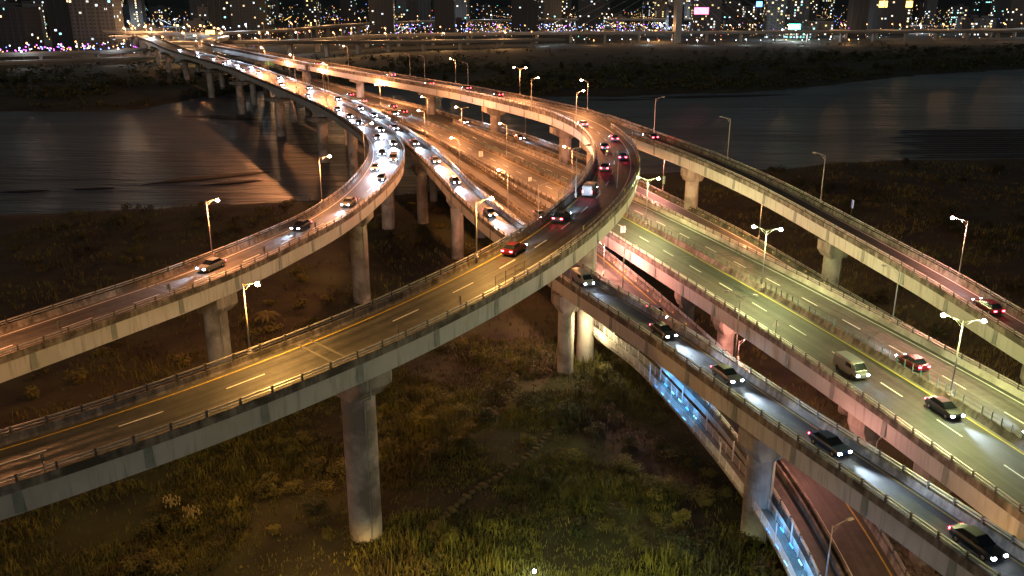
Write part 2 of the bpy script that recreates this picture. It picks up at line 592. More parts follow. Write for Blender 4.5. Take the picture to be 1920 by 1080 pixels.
# ------------------------------------------------------------------ viaduct builder
def catmull(P, step):
    P = [tuple(p) for p in P]
    n = len(P)
    d = [0.0]
    for a, b in zip(P[:-1], P[1:]):
        d.append(d[-1] + hypot(b[0] - a[0], b[1] - a[1]))
    dim = len(P[0])
    M = []
    for i in range(n):
        if i == 0:
            M.append([(P[1][k] - P[0][k]) / (d[1] - d[0]) for k in range(dim)])
        elif i == n - 1:
            M.append([(P[-1][k] - P[-2][k]) / (d[-1] - d[-2]) for k in range(dim)])
        else:
            h0, h1 = d[i] - d[i - 1], d[i + 1] - d[i]
            M.append([((P[i][k] - P[i - 1][k]) / h0 * h1 + (P[i + 1][k] - P[i][k]) / h1 * h0) / (h0 + h1) for k in range(dim)])
    m = max(2, int(round(d[-1] / step)))
    out = []
    i = 0
    for j in range(m + 1):
        t = d[-1] * j / m
        while i < n - 2 and t > d[i + 1]:
            i += 1
        h = d[i + 1] - d[i]
        u = (t - d[i]) / h
        c0, c1, c2, c3 = 2 * u**3 - 3 * u * u + 1, u**3 - 2 * u * u + u, -2 * u**3 + 3 * u * u, u**3 - u * u
        row = []
        for k in range(dim):
            if k >= 3:
                row.append(P[i][k] + (P[i + 1][k] - P[i][k]) * u)
            else:
                row.append(c0 * P[i][k] + c1 * h * M[i][k] + c2 * P[i + 1][k] + c3 * h * M[i + 1][k])
        out.append(row)
    return out


class Path:
    """plan line of a carriageway: x, y, z, left half width, right half width"""

    def __init__(s, ctrl, step=3.0):
        s.p = catmull(ctrl, step)
        s.s = [0.0]
        for a, b in zip(s.p[:-1], s.p[1:]):
            s.s.append(s.s[-1] + hypot(b[0] - a[0], b[1] - a[1]))
        s.len = s.s[-1]

    def at(s, t):
        t = max(0.0, min(s.len, t))
        lo, hi = 0, len(s.s) - 1
        while hi - lo > 1:
            m_ = (lo + hi) // 2
            if s.s[m_] <= t:
                lo = m_
            else:
                hi = m_
        u = (t - s.s[lo]) / (s.s[hi] - s.s[lo])
        a, b = s.p[lo], s.p[hi]
        row = [a[k] + (b[k] - a[k]) * u for k in range(5)]
        la, lb = s.p[max(0, lo - 1)], s.p[min(len(s.p) - 1, hi + 1)]
        t0 = Vector((b[0] - la[0], b[1] - la[1]))
        t1 = Vector((lb[0] - a[0], lb[1] - a[1]))
        tv = (t0.normalized() * (1 - u) + t1.normalized() * u).normalized()
        return row, tv, Vector((-tv.y, tv.x))

    def pt(s, t, off, h=0.0):
        r, tv, n = s.at(t)
        return (r[0] + n.x * off, r[1] + n.y * off, r[2] + h)

    def near(s, x, y):
        best = min(range(len(s.p)), key=lambda i: (s.p[i][0] - x)**2 + (s.p[i][1] - y)**2)
        return s.s[best]

    def heading(s, t):
        tv = s.at(t)[1]
        return atan2(tv.y, tv.x)


def sweep(path, prof, s0, s1, closed=True, step=3.0, caps=True, mb=None):
    """prof(row, t) -> list of (offset, height) around the section"""
    mb = mb or MB()
    n = max(1, int(round((s1 - s0) / step)))
    rings = []
    for j in range(n + 1):
        t = s0 + (s1 - s0) * j / n
        row, tv, nn = path.at(t)
        ring = []
        for off, h in prof(row, t):
            ring.append(len(mb.v))
            mb.uv[len(mb.v)] = (off, t)
            mb.v.append((row[0] + nn.x * off, row[1] + nn.y * off, row[2] + h))
        rings.append(ring)
    k = len(rings[0])
    for A_, B_ in zip(rings[:-1], rings[1:]):
        for i in range(k if closed else k - 1):
            i2 = (i + 1) % k
            mb.f.append((A_[i], A_[i2], B_[i2], B_[i]))
            mb.mi.append(0)
    if closed and caps:
        mb.f.append(tuple(reversed(rings[0])))
        mb.f.append(tuple(rings[-1]))
        mb.mi += [0, 0]
    return mb


_mpost = MB()
_mpost.box(0, 0, 0.30, 0.20, 0.24, 0.62, tx=0.85, ty=0.7)
_mpost.box(0, 0, 0.64, 0.24, 0.20, 0.07)
POST_ME = _mpost.mesh("rail_post", "post_steel")
_d = MB()
_d.box(0, 0, 0.006, 4.0, 0.17, 0.012)
DASH_ME = _d.mesh("lane_dash", "white_paint")
_sp = MB()
_sp.box(0, 0, -0.95, 0.75, 0.05, 1.90)
SPLICE_ME = _sp.mesh("splice_plate", "splice_paint")
_sl = MB()
_sl.box(0, 0, 0.48, 0.06, 0.30, 0.96, tx=1.0, ty=0.85)
SLAT_ME = _sl.mesh("glare_slat", "slat_green")
_rf = MB()
_rf.box(0, 0, 0, 0.34, 0.08, 0.20)
REFL_ME = _rf.mesh("reflector", "sign_yellow")


def viaduct(name, label, ctrl, piers=(), left=None, right=None, asphalt="asphalt", gdepth=2.4, inset=0.35, detail=None, splice=None,
            haunch=None, pier_kind="hammer", marks=(), dashes=(), joints=(), wall="stained_concrete", cap_mat="cap_concrete",
            rails=True, dash_phase=0.0, post_gap=3.0, hl=0.80, hr=0.46, wall_l=None):
    """left/right: list of (s0,s1) spans carrying a parapet; piers: (x, y, column radius, cap half width)"""
    P = Path(ctrl)
    root = tag(empty(name, (0, 0, 0)), label, "viaduct")
    E_ = 0.42
    # deck slab
    sweep(P, lambda r, t: [(r[3] + 0.02, 0.0), (-r[4] - 0.02, 0.0), (-r[4] - 0.02, -0.30), (r[3] + 0.02, -0.30)], 0, P.len).build("deck", asphalt, root)
    pier_s = [P.near(px, py) for px, py, *_ in piers]

    def depth(t):
        dd = gdepth
        if haunch and pier_s:
            d_ = min(abs(t - q) for q in pier_s)
            dd += haunch * max(0.0, 1 - d_ / 26.0)**1.6
        return dd
    # steel or concrete box girder
    sweep(P, lambda r, t: [(r[3] + E_ - inset, -0.32), (-r[4] - E_ + inset, -0.32), (-r[4] - E_ + inset + 0.10, -0.32 - depth(t)),
                           (r[3] + E_ - inset - 0.10, -0.32 - depth(t))], 0, P.len).build("box_girder", "girder_paint", root)
    for side, spans in (("l", left), ("r", right)):
        sg = 1 if side == "l" else -1
        ix = 3 if side == "l" else 4
        if spans is None:
            spans = [(0, P.len)]
        for s0, s1 in spans:
            s1 = min(s1, P.len)
            ph = hl if side == "l" else hr
            pr = [(0.0, 0.01), (0.10, 0.24), (0.16, ph), (E_, ph), (E_, -0.40), (E_ - 0.22, -0.40), (0.06, -0.30)]
            sweep(P, lambda r, t: [(sg * (r[ix] + a), h) for a, h in (pr if sg < 0 else pr[::-1])], s0, s1).build("parapet", (wall_l or wall) if side == "l" else wall, root)
            if not rails:
                continue
            mb = MB()
            for h0, hh, ww in ((ph + 0.20, 0.10, 0.11), (ph + 0.48, 0.13, 0.16)):
                q = [(0.30 - ww / 2, h0), (0.30 + ww / 2, h0), (0.30 + ww / 2, h0 + hh), (0.30 - ww / 2, h0 + hh)]
                sweep(P, lambda r, t: [(sg * (r[ix] + a), h) for a, h in (q if sg > 0 else q[::-1])], s0, s1, mb=mb)
            mb.build("guard_rail", "galvanised_steel", root)
            t = s0 + 1.0
            far = MB()
            while t < s1:
                row, tv, nn = P.at(t)
                x, y, z = P.pt(t, sg * (row[ix] + 0.30), ph)
                if y < 235 and detail != "far":
                    inst("rail_post", POST_ME, root, (x, y, z), atan2(tv.y, tv.x))
                else:
                    far.box(x, y, z + 0.27, 0.14, 0.18, 0.54, rot=atan2(tv.y, tv.x))
                t += post_gap
            if far.v:
                tag(far.build("rail_post", "post_steel", root), kind="stuff")
    # splice plates on the girder webs
    if splice:
        for sg, ix in splice:
            t = 5.0
            while t < P.len - 2:
                row, tv, nn = P.at(t)
                x, y, z = P.pt(t, sg * (row[ix] + E_ - inset + 0.015 - 0.05), -0.36)
                if y < 330:
                    a = atan2(tv.y, tv.x)
                    inst("splice_plate", SPLICE_ME, root, (x, y, z), rot=(0.042 * sg, 0, a), scale=(1, 1, gdepth / 2.1))
                t += 10.2
    # painted lines
    for off, width, mat_, s0, s1 in marks:
        f = off if callable(off) else (lambda r, o_=off: o_)
        sweep(P, lambda r, t: [(f(r) + width / 2, 0.006), (f(r) - width / 2, 0.006)], s0, min(s1, P.len), closed=False).build("edge_line", mat_, root)
    for off, s0, s1 in dashes:
        f = off if callable(off) else (lambda r, o_=off: o_)
        t = s0 + dash_phase
        far = MB()
        while t < min(s1, P.len - 2):
            row, tv, nn = P.at(t)
            x, y, z = P.pt(t, f(row), 0.002)
            a = atan2(tv.y, tv.x)
            zb, za = P.pt(t + 2, f(row))[2], P.pt(t - 2, f(row))[2]
            if any(abs(t - q) < 3.2 for q in joints):
                pass
            elif y < 420:
                inst("lane_dash", DASH_ME, root, (x, y, z), rot=(0, -math.atan2(zb - za, 4.0), a))
            else:
                far.box(x, y, z + 0.01, 4.0, 0.2, 0.012, rot=a)
            t += 10.0
        if far.v:
            tag(far.build("lane_dash", "white_paint", root), kind="stuff")
    for s_j in joints:
        for d_ in (-0.75, 0.75):
            row, tv, nn = P.at(s_j + d_)
            mb = MB()
            wdt = row[3] + row[4]
            x, y, z = P.pt(s_j + d_, (row[3] - row[4]) / 2, 0.004)
            mb.box(0, 0, 0, 0.42, wdt, 0.01)
            mb.build("expansion_joint", "joint_concrete", root, loc=(x, y, z)).rotation_euler = (0, 0, atan2(tv.y, tv.x))
    # piers
    for (px, py, rad, capw), sp in zip(piers, pier_s):
        row, tv, nn = P.at(sp)
        a = atan2(tv.y, tv.x)
        top = row[2] - 0.34 - depth(sp)
        capz = 1.9 if py > 300 else 4.3 if rad > 1.85 else 2.9
        zg = ground_z(px, py) - 1.0
        mb = MB()
        nseg = 28
        hcol = top - capz - zg
        rings_ = [(zg, rad)]
        nl = max(2, int(hcol / 3.4))
        for k in range(1, nl):                 # recessed joints between the concrete lifts
            zz = zg + hcol * k / nl
            rings_ += [(zz - .05, rad), (zz - .02, rad - .05), (zz + .02, rad - .05), (zz + .05, rad * (1 + .006 * sin(k * 5)))]
        rings_.append((zg + hcol + .3, rad))
        for zz, r_ in rings_:
            for j in range(nseg):
                an = 2 * pi * j / nseg
                mb.v.append((px + r_ * cos(an), py + r_ * sin(an), zz))
        for k in range(len(rings_) - 1):
            for j in range(nseg):
                mb.f.append((k * nseg + j, k * nseg + (j + 1) % nseg, (k + 1) * nseg + (j + 1) % nseg, (k + 1) * nseg + j))
                mb.mi.append(0)
        mb.f.append(tuple((len(rings_) - 1) * nseg + j for j in range(nseg)))
        mb.mi.append(0)
        col = mb.build("pier", "pier_concrete", root)
        if py < 260:
            db = MB()
            an = -1.05 if px > -20 else -0.9
            qx, qy = px + (rad + .12) * cos(an), py + (rad + .12) * sin(an)
            ox, oy = px + max(rad + .3, capw + .2) * cos(an), py + max(rad + .3, capw + .2) * sin(an)
            db.tube([(qx, qy, zg + .8), (qx, qy, top - capz - .3), (ox, oy, top - capz + .9), (ox, oy, top + 1.6)], 0.10, 0.10, 8)
            db.build("drain_pipe", "pole_paint", col)
        cb = MB()
        hw, ht = capw, capz
        th = rad * 1.18
        prof = [(-hw, ht), (-hw, ht * 0.42), (-rad * 1.04, 0.0), (rad * 1.04, 0.0), (hw, ht * 0.42), (hw, ht)]
        ca, sa = cos(a), sin(a)
        for sx, shr in ((-th, 1.0), (-th * 0.72, 1.0), (th * 0.72, 1.0), (th, 1.0)):
            edge = abs(sx) > th * 0.9
            for u, zz in prof:
                uu = u * (0.86 if edge else 1.0)
                cb.v.append((px + sx * ca - uu * sa, py + sx * sa + uu * ca, top - capz + zz - 0.015))
        for q in range(3):
            for i in range(6):
                i2 = (i + 1) % 6
                cb.f.append((q * 6 + i, q * 6 + i2, (q + 1) * 6 + i2, (q + 1) * 6 + i))
                cb.mi.append(0)
        cb.f.append((5, 4, 3, 2, 1, 0))
        cb.f.append(tuple(18 + i for i in range(6)))
        cb.mi += [0, 0]
        cb.build("pier_cap", cap_mat, col)
        for off in (-0.55, 0.55):
            bb = MB()
            x, y = px - sin(a) * off * capw, py + cos(a) * off * capw
            bb.box(x, y, top + 0.0, 0.9, 0.9, 0.10, rot=a)
            bb.build("bearing", "post_steel", col)
    return root, P


def lw(pts, k=0.3):
    """(x,y,z,half width) -> equal half widths inside the parapets"""
    return [(x, y, z, h - k, h - k) for x, y, z, h in pts]


# --- ramp A: the left ramp that swings up over the river
A_C = [(-79.2, 67.5, 19.6, 4.2), (-65.7, 87.0, 20.6, 4.2), (-52.5, 106.5, 21.4, 4.1), (-46.5, 116.7, 21.6, 4.05), (-41.4, 127.3, 21.85, 3.95),
       (-37.5, 138.5, 21.9, 3.65), (-34.1, 149.8, 21.95, 3.5), (-31.9, 161.4, 22.0, 3.5), (-30.6, 173.1, 22.0, 3.6), (-29.9, 184.9, 21.95, 3.9),
       (-29.8, 196.7, 21.9, 4.2), (-30.2, 208.5, 21.8, 4.35), (-31.4, 220.3, 21.7, 4.4), (-33.1, 232.0, 21.65, 4.55), (-35.4, 243.5, 21.6, 4.7),
       (-38.4, 255.0, 21.5, 4.75), (-42.1, 266.2, 21.4, 4.65), (-46.1, 277.3, 21.3, 4.55), (-50.0, 288.4, 21.2, 4.5), (-54.1, 299.5, 21.1, 4.55),
       (-58.4, 310.5, 21.07, 4.6), (-63.0, 321.4, 21.03, 4.55), (-67.5, 332.3, 21.0, 4.47)]
ramp_a, PA = viaduct("ramp_viaduct", "left ramp viaduct swinging in a tight bend over the riverbank, pale girder on round piers", lw(A_C),
                     piers=[(-43.6, 121.5, 1.7, 3.1), (-30.9, 171.5, 1.75, 2.9), (-33.4, 231.5, 1.75, 3.2), (-54.8, 302.5, 1.75, 3.4)],
                     splice=[(-1, 4)],
                     marks=[(lambda r: r[3] - 0.75, 0.16, "white_paint", 0, 999), (lambda r: -r[4] + 0.45, 0.16, "yellow_paint", 130, 999)],
                     dashes=[(lambda r: (r[3] - r[4]) / 2 - 0.9, 0, 150)], dash_phase=3.0, joints=[57.0])
# --- bridge AB: upstream river bridge that feeds ramps A and B
AB_C = [(-65.3, 333.4, 20.99, 6.6), (-88.3, 381.6, 21, 6.6), (-114.6, 434, 21, 6.5), (-150.8, 506.4, 21, 6.4), (-199.3, 591, 21, 6.4),
        (-246.9, 673, 21, 6.4), (-297.7, 773, 21, 6.4), (-350, 878, 20, 6.4)]
bridge_ab, PAB = viaduct("river_bridge", "upper river bridge on tall hammerhead piers crossing the left water", lw(AB_C, 0.0),
                         piers=[(-72, 336, 2.0, 5.2), (-105, 402, 2.0, 5.2), (-145.5, 480, 2.0, 5.2), (-188, 561, 2.0, 5.2), (-231, 640, 2.0, 5.2), (-274, 722, 2.0, 5.2), (-314, 806, 2.0, 5.2)],
                         haunch=2.2, inset=0.6, detail="far",
                         marks=[(6.0, 0.2, "white_paint", 0, 600), (-6.0, 0.2, "white_paint", 0, 600)], dashes=[(2.0, 0, 300), (-1.6, 0, 300)], post_gap=4.0)
# --- ramp B: drops from the bridge and runs to the lower right corner
B_C = [(-61.2, 335.2, 21.0, 2.45), (-53.8, 317.0, 21.0, 2.45), (-49.1, 305.8, 21.0, 2.4), (-44.9, 294.8, 21.0, 2.4), (-40.8, 283.7, 21.0, 2.4), (-36.7, 272.7, 20.9, 2.4),
       (-32.4, 261.7, 20.5, 2.5), (-28.2, 250.6, 19.9, 2.6), (-24.2, 239.5, 19.4, 2.7), (-20.6, 228.3, 18.95, 2.75), (-17.2, 217.0, 18.6, 2.7), (-14.1, 205.6, 18.3, 2.7),
       (-10.9, 194.3, 18.0, 2.7), (-7.4, 183.0, 17.7, 2.7), (-3.7, 171.8, 17.4, 2.65), (0.3, 160.7, 17.2, 2.6), (4.3, 149.6, 17.0, 2.55), (8.5, 138.5, 16.8, 2.5),
       (12.9, 127.6, 16.72, 2.5), (17.5, 116.7, 16.74, 2.55), (21.8, 105.8, 16.73, 2.55), (25.9, 94.7, 16.68, 2.5), (30.1, 83.7, 16.6, 2.45), (34.4, 72.8, 16.55, 2.4),
       (38.6, 61.7, 16.5, 2.4), (42.7, 50.6, 16.4, 2.4), (46.7, 39.5, 16.4, 2.4), (50.6, 28.4, 16.3, 2.4)]
ramp_b, PB = viaduct("ramp_viaduct", "narrow single lane ramp viaduct running from mid picture to the lower right corner", lw(B_C),
                     piers=[(-24.6, 236.5, 1.5, 2.3), (-13.0, 203.0, 1.5, 2.3), (8.9, 135.5, 1.35, 2.2), (28.2, 88.2, 1.6, 2.4), (43.5, 48.5, 1.6, 2.4)],
                     right=[(66, 999)], splice=[(-1, 4)], asphalt="asphalt", marks=[(lambda r: r[3] - 0.4, 0.14, "yellow_paint", 100, 999), (lambda r: -r[4] + 0.35, 0.14, "white_paint", 60, 999)])
# --- ramp C: the big foreground ramp
C_XY = [(-82.8, 44.4, 18.6), (-72.4, 50.5, 19.3), (-62.1, 56.6, 20.0), (-51.8, 62.7, 20.8), (-41.4, 68.8, 21.9), (-31.3, 75.2, 23.25), (-22.0, 82.75, 24.5), (-13.6, 91.3, 25.5),
        (-6.2, 100.75, 26.3), (0.14, 110.9, 26.8), (5.5, 121.65, 27.1), (10.0, 132.8, 27.4), (13.9, 144.1, 27.6), (17.05, 155.7, 27.8), (19.4, 167.4, 27.95), (20.9, 179.3, 28),
        (21.7, 191.3, 28), (21.8, 203.3, 28), (21.2, 215.3, 28), (19.8, 227.2, 28), (17.35, 238.9, 28), (14.2, 250.5, 28), (9.9, 261.7, 28), (5.1, 272.7, 28), (0.24, 283.65, 27.95),
        (-4.6, 294.6, 27.85), (-9.5, 305.6, 27.7), (-14.75, 316.35, 27.6), (-26.6, 337.2, 27.4), (-39.3, 357.5, 27.3), (-51.9, 378, 27.2), (-76.6, 419.1, 26.8), (-100.9, 460.5, 26.6),
        (-125.1, 501.9, 26.3), (-149.4, 543.3, 26.2), (-173.7, 584.7, 26), (-205, 640, 25.5), (-235, 705, 25), (-252, 770, 24)]
C_C = []
for x, y, z in C_XY:
    l = 3.6 if y < 240 else min(4.8, 3.6 + (y - 240) * 0.02)
    r = 4.7 if y < 230 else max(4.8, 8.2 - (y - 238.9) * 0.043)
    C_C.append((x, y, z, l, r))
PCt = Path(C_C)
sg0 = PCt.near(20.0, 226.0)
sg1 = PCt.near(17.35, 238.9)
ramp_c, PC = viaduct("ramp_viaduct", "foreground ramp viaduct sweeping from lower left into the high bend over the highway", C_C,
                     piers=[(-17.1, 88.9, 1.9, 3.9), (12.6, 140.6, 1.5, 3.0), (20.4, 222.0, 1.5, 3.2), (14.9, 246.0, 1.7, 4.2), (-5.5, 295.5, 1.7, 4.4), (-31.5, 345.5, 1.8, 4.4), (-68.5, 405.5, 1.8, 4.4), (-108, 472.5, 1.8, 4.4), (-148, 541, 1.8, 4.4)],
                     left=[(0, 9999)], right=[(0, sg0), (sg1, 9999)], splice=[(-1, 4), (1, 3)],
                     marks=[(2.85, 0.17, "yellow_paint", 0, sg0 - 60), (lambda r: -3.3 if r[4] < 4.75 else -3.3, 0.17, "white_paint", 90, 9999), (3.0, 0.15, "white_paint", sg0 - 30, 9999)],
                     dashes=[(0.0, 0, 480)], dash_phase=6.5, joints=[PCt.near(-19.0, 85.5)])
# --- ramp G: splits off the bend and falls to the right
G_C = [(23.2, 240.0, 27.97, 2.6), (26.2, 229.5, 27.94, 2.6), (30.2, 218.5, 27.6, 2.6), (35.2, 207.0, 26.9, 2.6), (40.4, 196.0, 26.1, 2.6), (45.2, 184.3, 25.2, 2.6), (49.9, 172.6, 24.05, 2.55),
       (54.1, 161.0, 22.7, 2.55), (57.6, 149.0, 21.5, 2.55), (60.7, 137.0, 20.5, 2.55), (63.6, 124.9, 19.55, 2.55), (66.2, 112.8, 18.4, 2.6), (68.7, 100.6, 17.3, 2.6), (71.2, 88.5, 16.2, 2.6), (73.8, 76.3, 15.2, 2.6)]
ramp_g, PG = viaduct("ramp_viaduct", "narrow ramp viaduct falling away along the right edge behind the highway", lw(G_C),
                     piers=[(40.6, 195.5, 1.5, 2.4), (57.2, 150.5, 1.6, 2.5), (68.2, 103.0, 1.6, 2.5)], right=[(26, 999)], splice=[(-1, 4)], asphalt="asphalt_dark",
                     marks=[(lambda r: r[3] - 0.35, 0.14, "white_paint", 12, 999), (lambda r: -r[4] + 0.35, 0.14, "white_paint", 30, 999)])
# --- mainline M: two carriageways either side of a median barrier
M_XY = [(-283, 781), (-232, 681), (-186, 598), (-158, 546), (-130.6, 496.5), (-116.1, 472.1), (-102, 447.6), (-88.5, 422.6), (-75, 397.8), (-61.3, 373.5), (-48.25, 351.95), (-41.4, 339.8), (-35.0, 327.5),
        (-29.2, 314.9), (-23.95, 302), (-18.8, 289.1), (-13.7, 276.2), (-8.65, 263.2), (-3.4, 250.4), (1.6, 237.5), (6.6, 224.4), (11.5, 211.4), (16.3, 198.4), (20.9, 185.3), (25.27, 172.1),
        (29.5, 158.85), (33.6, 145.6), (37.7, 132.3), (41.6, 118.9), (45.3, 105.55), (48.7, 92.1), (51.75, 78.5), (54.7, 64.9), (57.7, 51.4), (60.7, 37.8), (63.7, 24.2)]
M_C = []
for x, y in M_XY:
    l = 9.3 if y < 318 else (14.8 if y > 345 else 9.3 + (y - 318) / 27 * 5.5)
    M_C.append((x, y, 16.0, l, 8.4))
PMt = Path(M_C)
sm0 = PMt.near(-43, 343)
sm1 = PMt.near(-31, 318)
highway, PM = viaduct("highway_viaduct", "wide main highway viaduct with median barrier crossing from upper left to lower right", M_C,
                      piers=[(33.4, 128.0, 1.3, 1.9), (29.6, 140.2, 1.3, 1.9), (42.3, 94.0, 1.4, 2.0), (45.2, 82.5, 1.4, 2.0), (48.3, 66.0, 1.4, 2.0), (6.0, 211.0, 1.3, 1.9), (-8.5, 248.0, 1.3, 1.9), (-24.5, 285, 1.3, 1.9),
                             (-46, 335, 1.6, 3.0), (-70, 378, 1.6, 4.0), (-110, 448, 1.7, 5.0), (-150, 520, 1.7, 5.0), (-192, 596, 1.7, 5.0), (-234, 674, 1.7, 5.0), (60.5, 66, 1.4, 2.0), (51, 121, 1.4, 2.0), (40, 160, 1.4, 2.0), (20, 215, 1.4, 2.0)],
                      left=[(0, sm0), (sm1, 9999)], splice=[(-1, 4)], asphalt="asphalt_worn", wall_l="concrete",
                      marks=[(0.0, 0.20, "yellow_paint", 300, 9999), (8.5, 0.18, "white_paint", sm1, 9999), (-7.4, 0.20, "white_paint", 250, 9999), (1.75, 0.16, "yellow_paint", 250, sm1 + 30)],
                      dashes=[(-3.5, 150, 9999), (5.05, 150, 9999)], dash_phase=4.0, joints=[PMt.near(32.6, 149.0)])
# near carriageway has darker asphalt laid later
sweep(PM, lambda r, t: [(-0.15, 0.004), (-8.3, 0.004)], PM.near(22, 182), PM.len, closed=False).build("resurfaced_lane", "asphalt_dark", highway)
s_med = 230.0
sweep(PM, lambda r, t: [(1.35, 0.0), (1.22, 0.30), (1.05, 0.85), (0.80, 0.85), (0.62, 0.30), (0.50, 0.0)][::-1], s_med, PM.len).build("median_barrier", "stained_concrete", highway)
t = s_med + 1
farsl = MB()
while t < PM.len - 1:
    x, y, z = PM.pt(t, 0.92, 0.84)
    a = PM.heading(t)
    if y < 250:
        if int(t * 7.3) % 9:
            inst("glare_slat", SLAT_ME, highway, (x, y, z), a + 0.6)
    else:
        farsl.box(x, y, z + 0.42, 0.05, 0.2, 0.84, rot=a)
    t += 1.45
tag(farsl.build("glare_slat", "slat_green", highway), kind="stuff")
# --- slip road F beyond the highway, falling to the right
F_OUT = [(-40.1, 368.8, 16), (-33.3, 356.4, 16), (-26.9, 343.7, 16), (-20.5, 331.1, 16), (-13.7, 318.7, 16), (-6.7, 306.3, 16), (0.0, 294, 16), (6.2, 281.2, 16), (11.9, 268.1, 15.9),
         (17.5, 255.2, 15.75), (22.9, 242.2, 15.5), (27.8, 228.8, 15.2), (32.3, 215.3, 14.8), (37.1, 202, 14.25), (42.1, 188.8, 13.6), (46.9, 175.6, 12.9), (51.4, 162, 12.0), (56.3, 148.8, 10.6), (62, 136, 8.8), (68.3, 123, 6.8), (74, 111, 5)]
F_C = []
for i, (x, y, z) in enumerate(F_OUT):
    a, b = F_OUT[max(0, i - 1)], F_OUT[min(len(F_OUT) - 1, i + 1)]
    tv = Vector((b[0] - a[0], b[1] - a[1])).normalized()
    F_C.append((x + tv.y * 2.9, y - tv.x * 2.9, z - (0.02 if y > 320 else 0), 2.6, 2.6))
slip_f, PF = viaduct("slip_road", "slip road beyond the highway with amber reflectors, dropping to the right", F_C, piers=[(-10, 309, 1.2, 2.0), (14.0, 259, 1.2, 2.0), (29.5, 216, 1.2, 2.0), (45, 175, 1.2, 2.0)],
                     left=[(14, 999)], right=[(56, 999)], gdepth=1.6, splice=None, marks=[(2.1, 0.15, "white_paint", 0, 999), (-2.2, 0.15, "white_paint", 40, 999)], asphalt="asphalt")
t = 120
while t < PF.len:
    x, y, z = PF.pt(t, 2.68, 0.55)
    inst("reflector", REFL_ME, slip_f, (x, y, z), PF.heading(t))
    t += 5.2
# --- slip road E on the near side, dropping under ramp B
E_C = [(-55, 348, 16, 4, 4), (-42, 316, 16, 4, 4), (-29.2, 280, 16, 4.0, 4.0), (-14.0, 238.5, 15.5, 3.9, 3.9), (-3.4, 208, 15, 4.1, 4.1), (5.2, 184, 14.2, 4.2, 4.2), (12.6, 163, 12.8, 4.1, 4.1), (20.0, 141, 11.0, 4.2, 4.2),
       (26.5, 120, 9.2, 4.3, 4.3), (32.3, 100, 7.0, 4.2, 4.2), (34.6, 84.6, 5.2, 4.1, 4.1), (35.0, 74.6, 4.2, 4.0, 4.0), (34.4, 60, 3.0, 4.0, 4.0), (33, 46, 2.0, 4.0, 4.0)]
slip_e, PE = viaduct("slip_road", "near slip road with a separate narrow scooter lane, ducking under the narrow ramp", E_C, piers=[(-24, 265, 1.2, 2.5), (-8, 221, 1.2, 2.5), (9.3, 172, 1.2, 2.5)], gdepth=1.5,
                     marks=[(3.4, 0.16, "yellow_paint", 60, 9999), (-0.6, 0.14, "white_paint", 60, 9999)], asphalt="asphalt")
sweep(PE, lambda r, t: [(-1.0, 0.0), (-1.05, 0.75), (-1.30, 0.75), (-1.35, 0.12), (-1.75, 0.12), (-1.80, 0.75), (-2.05, 0.75), (-2.1, 0.0)][::-1], 40, PE.len).build("lane_divider", "stained_concrete", slip_e)
t = 90
while t < PE.len:
    x, y, z = PE.pt(t, 4.0, 0.55)
    if y > 100:
        inst("reflector", REFL_ME, slip_e, (x, y, z), PE.heading(t))
    t += 4.6


# ------------------------------------------------------------------ street lamps
def light(name, kind, loc, energy, col, parent=None, size=0.4, spot=None, rot=None, blend=0.6):
    ld = bpy.data.lights.new(name, kind)
    ld.energy = energy
    ld.color = col
    if kind == 'SPOT':
        ld.spot_size = spot
        ld.spot_blend = blend
    if hasattr(ld, "shadow_soft_size"):
        ld.shadow_soft_size = size
    lo = bpy.data.objects.new(name, ld)
    COL.objects.link(lo)
    lo.location = loc
    if rot is not None:
        lo.rotation_euler = rot
    if parent is not None:
        lo.parent = parent
    return lo


LAMP_COL = {"sodium": (1.0, 0.37, 0.13), "amber": (1.0, 0.50, 0.12), "pink": (1.0, 0.38, 0.29), "white": (0.80, 0.86, 0.33)}
LAMP_W = {"sodium": 17000, "amber": 17000, "pink": 20000, "white": 10000}


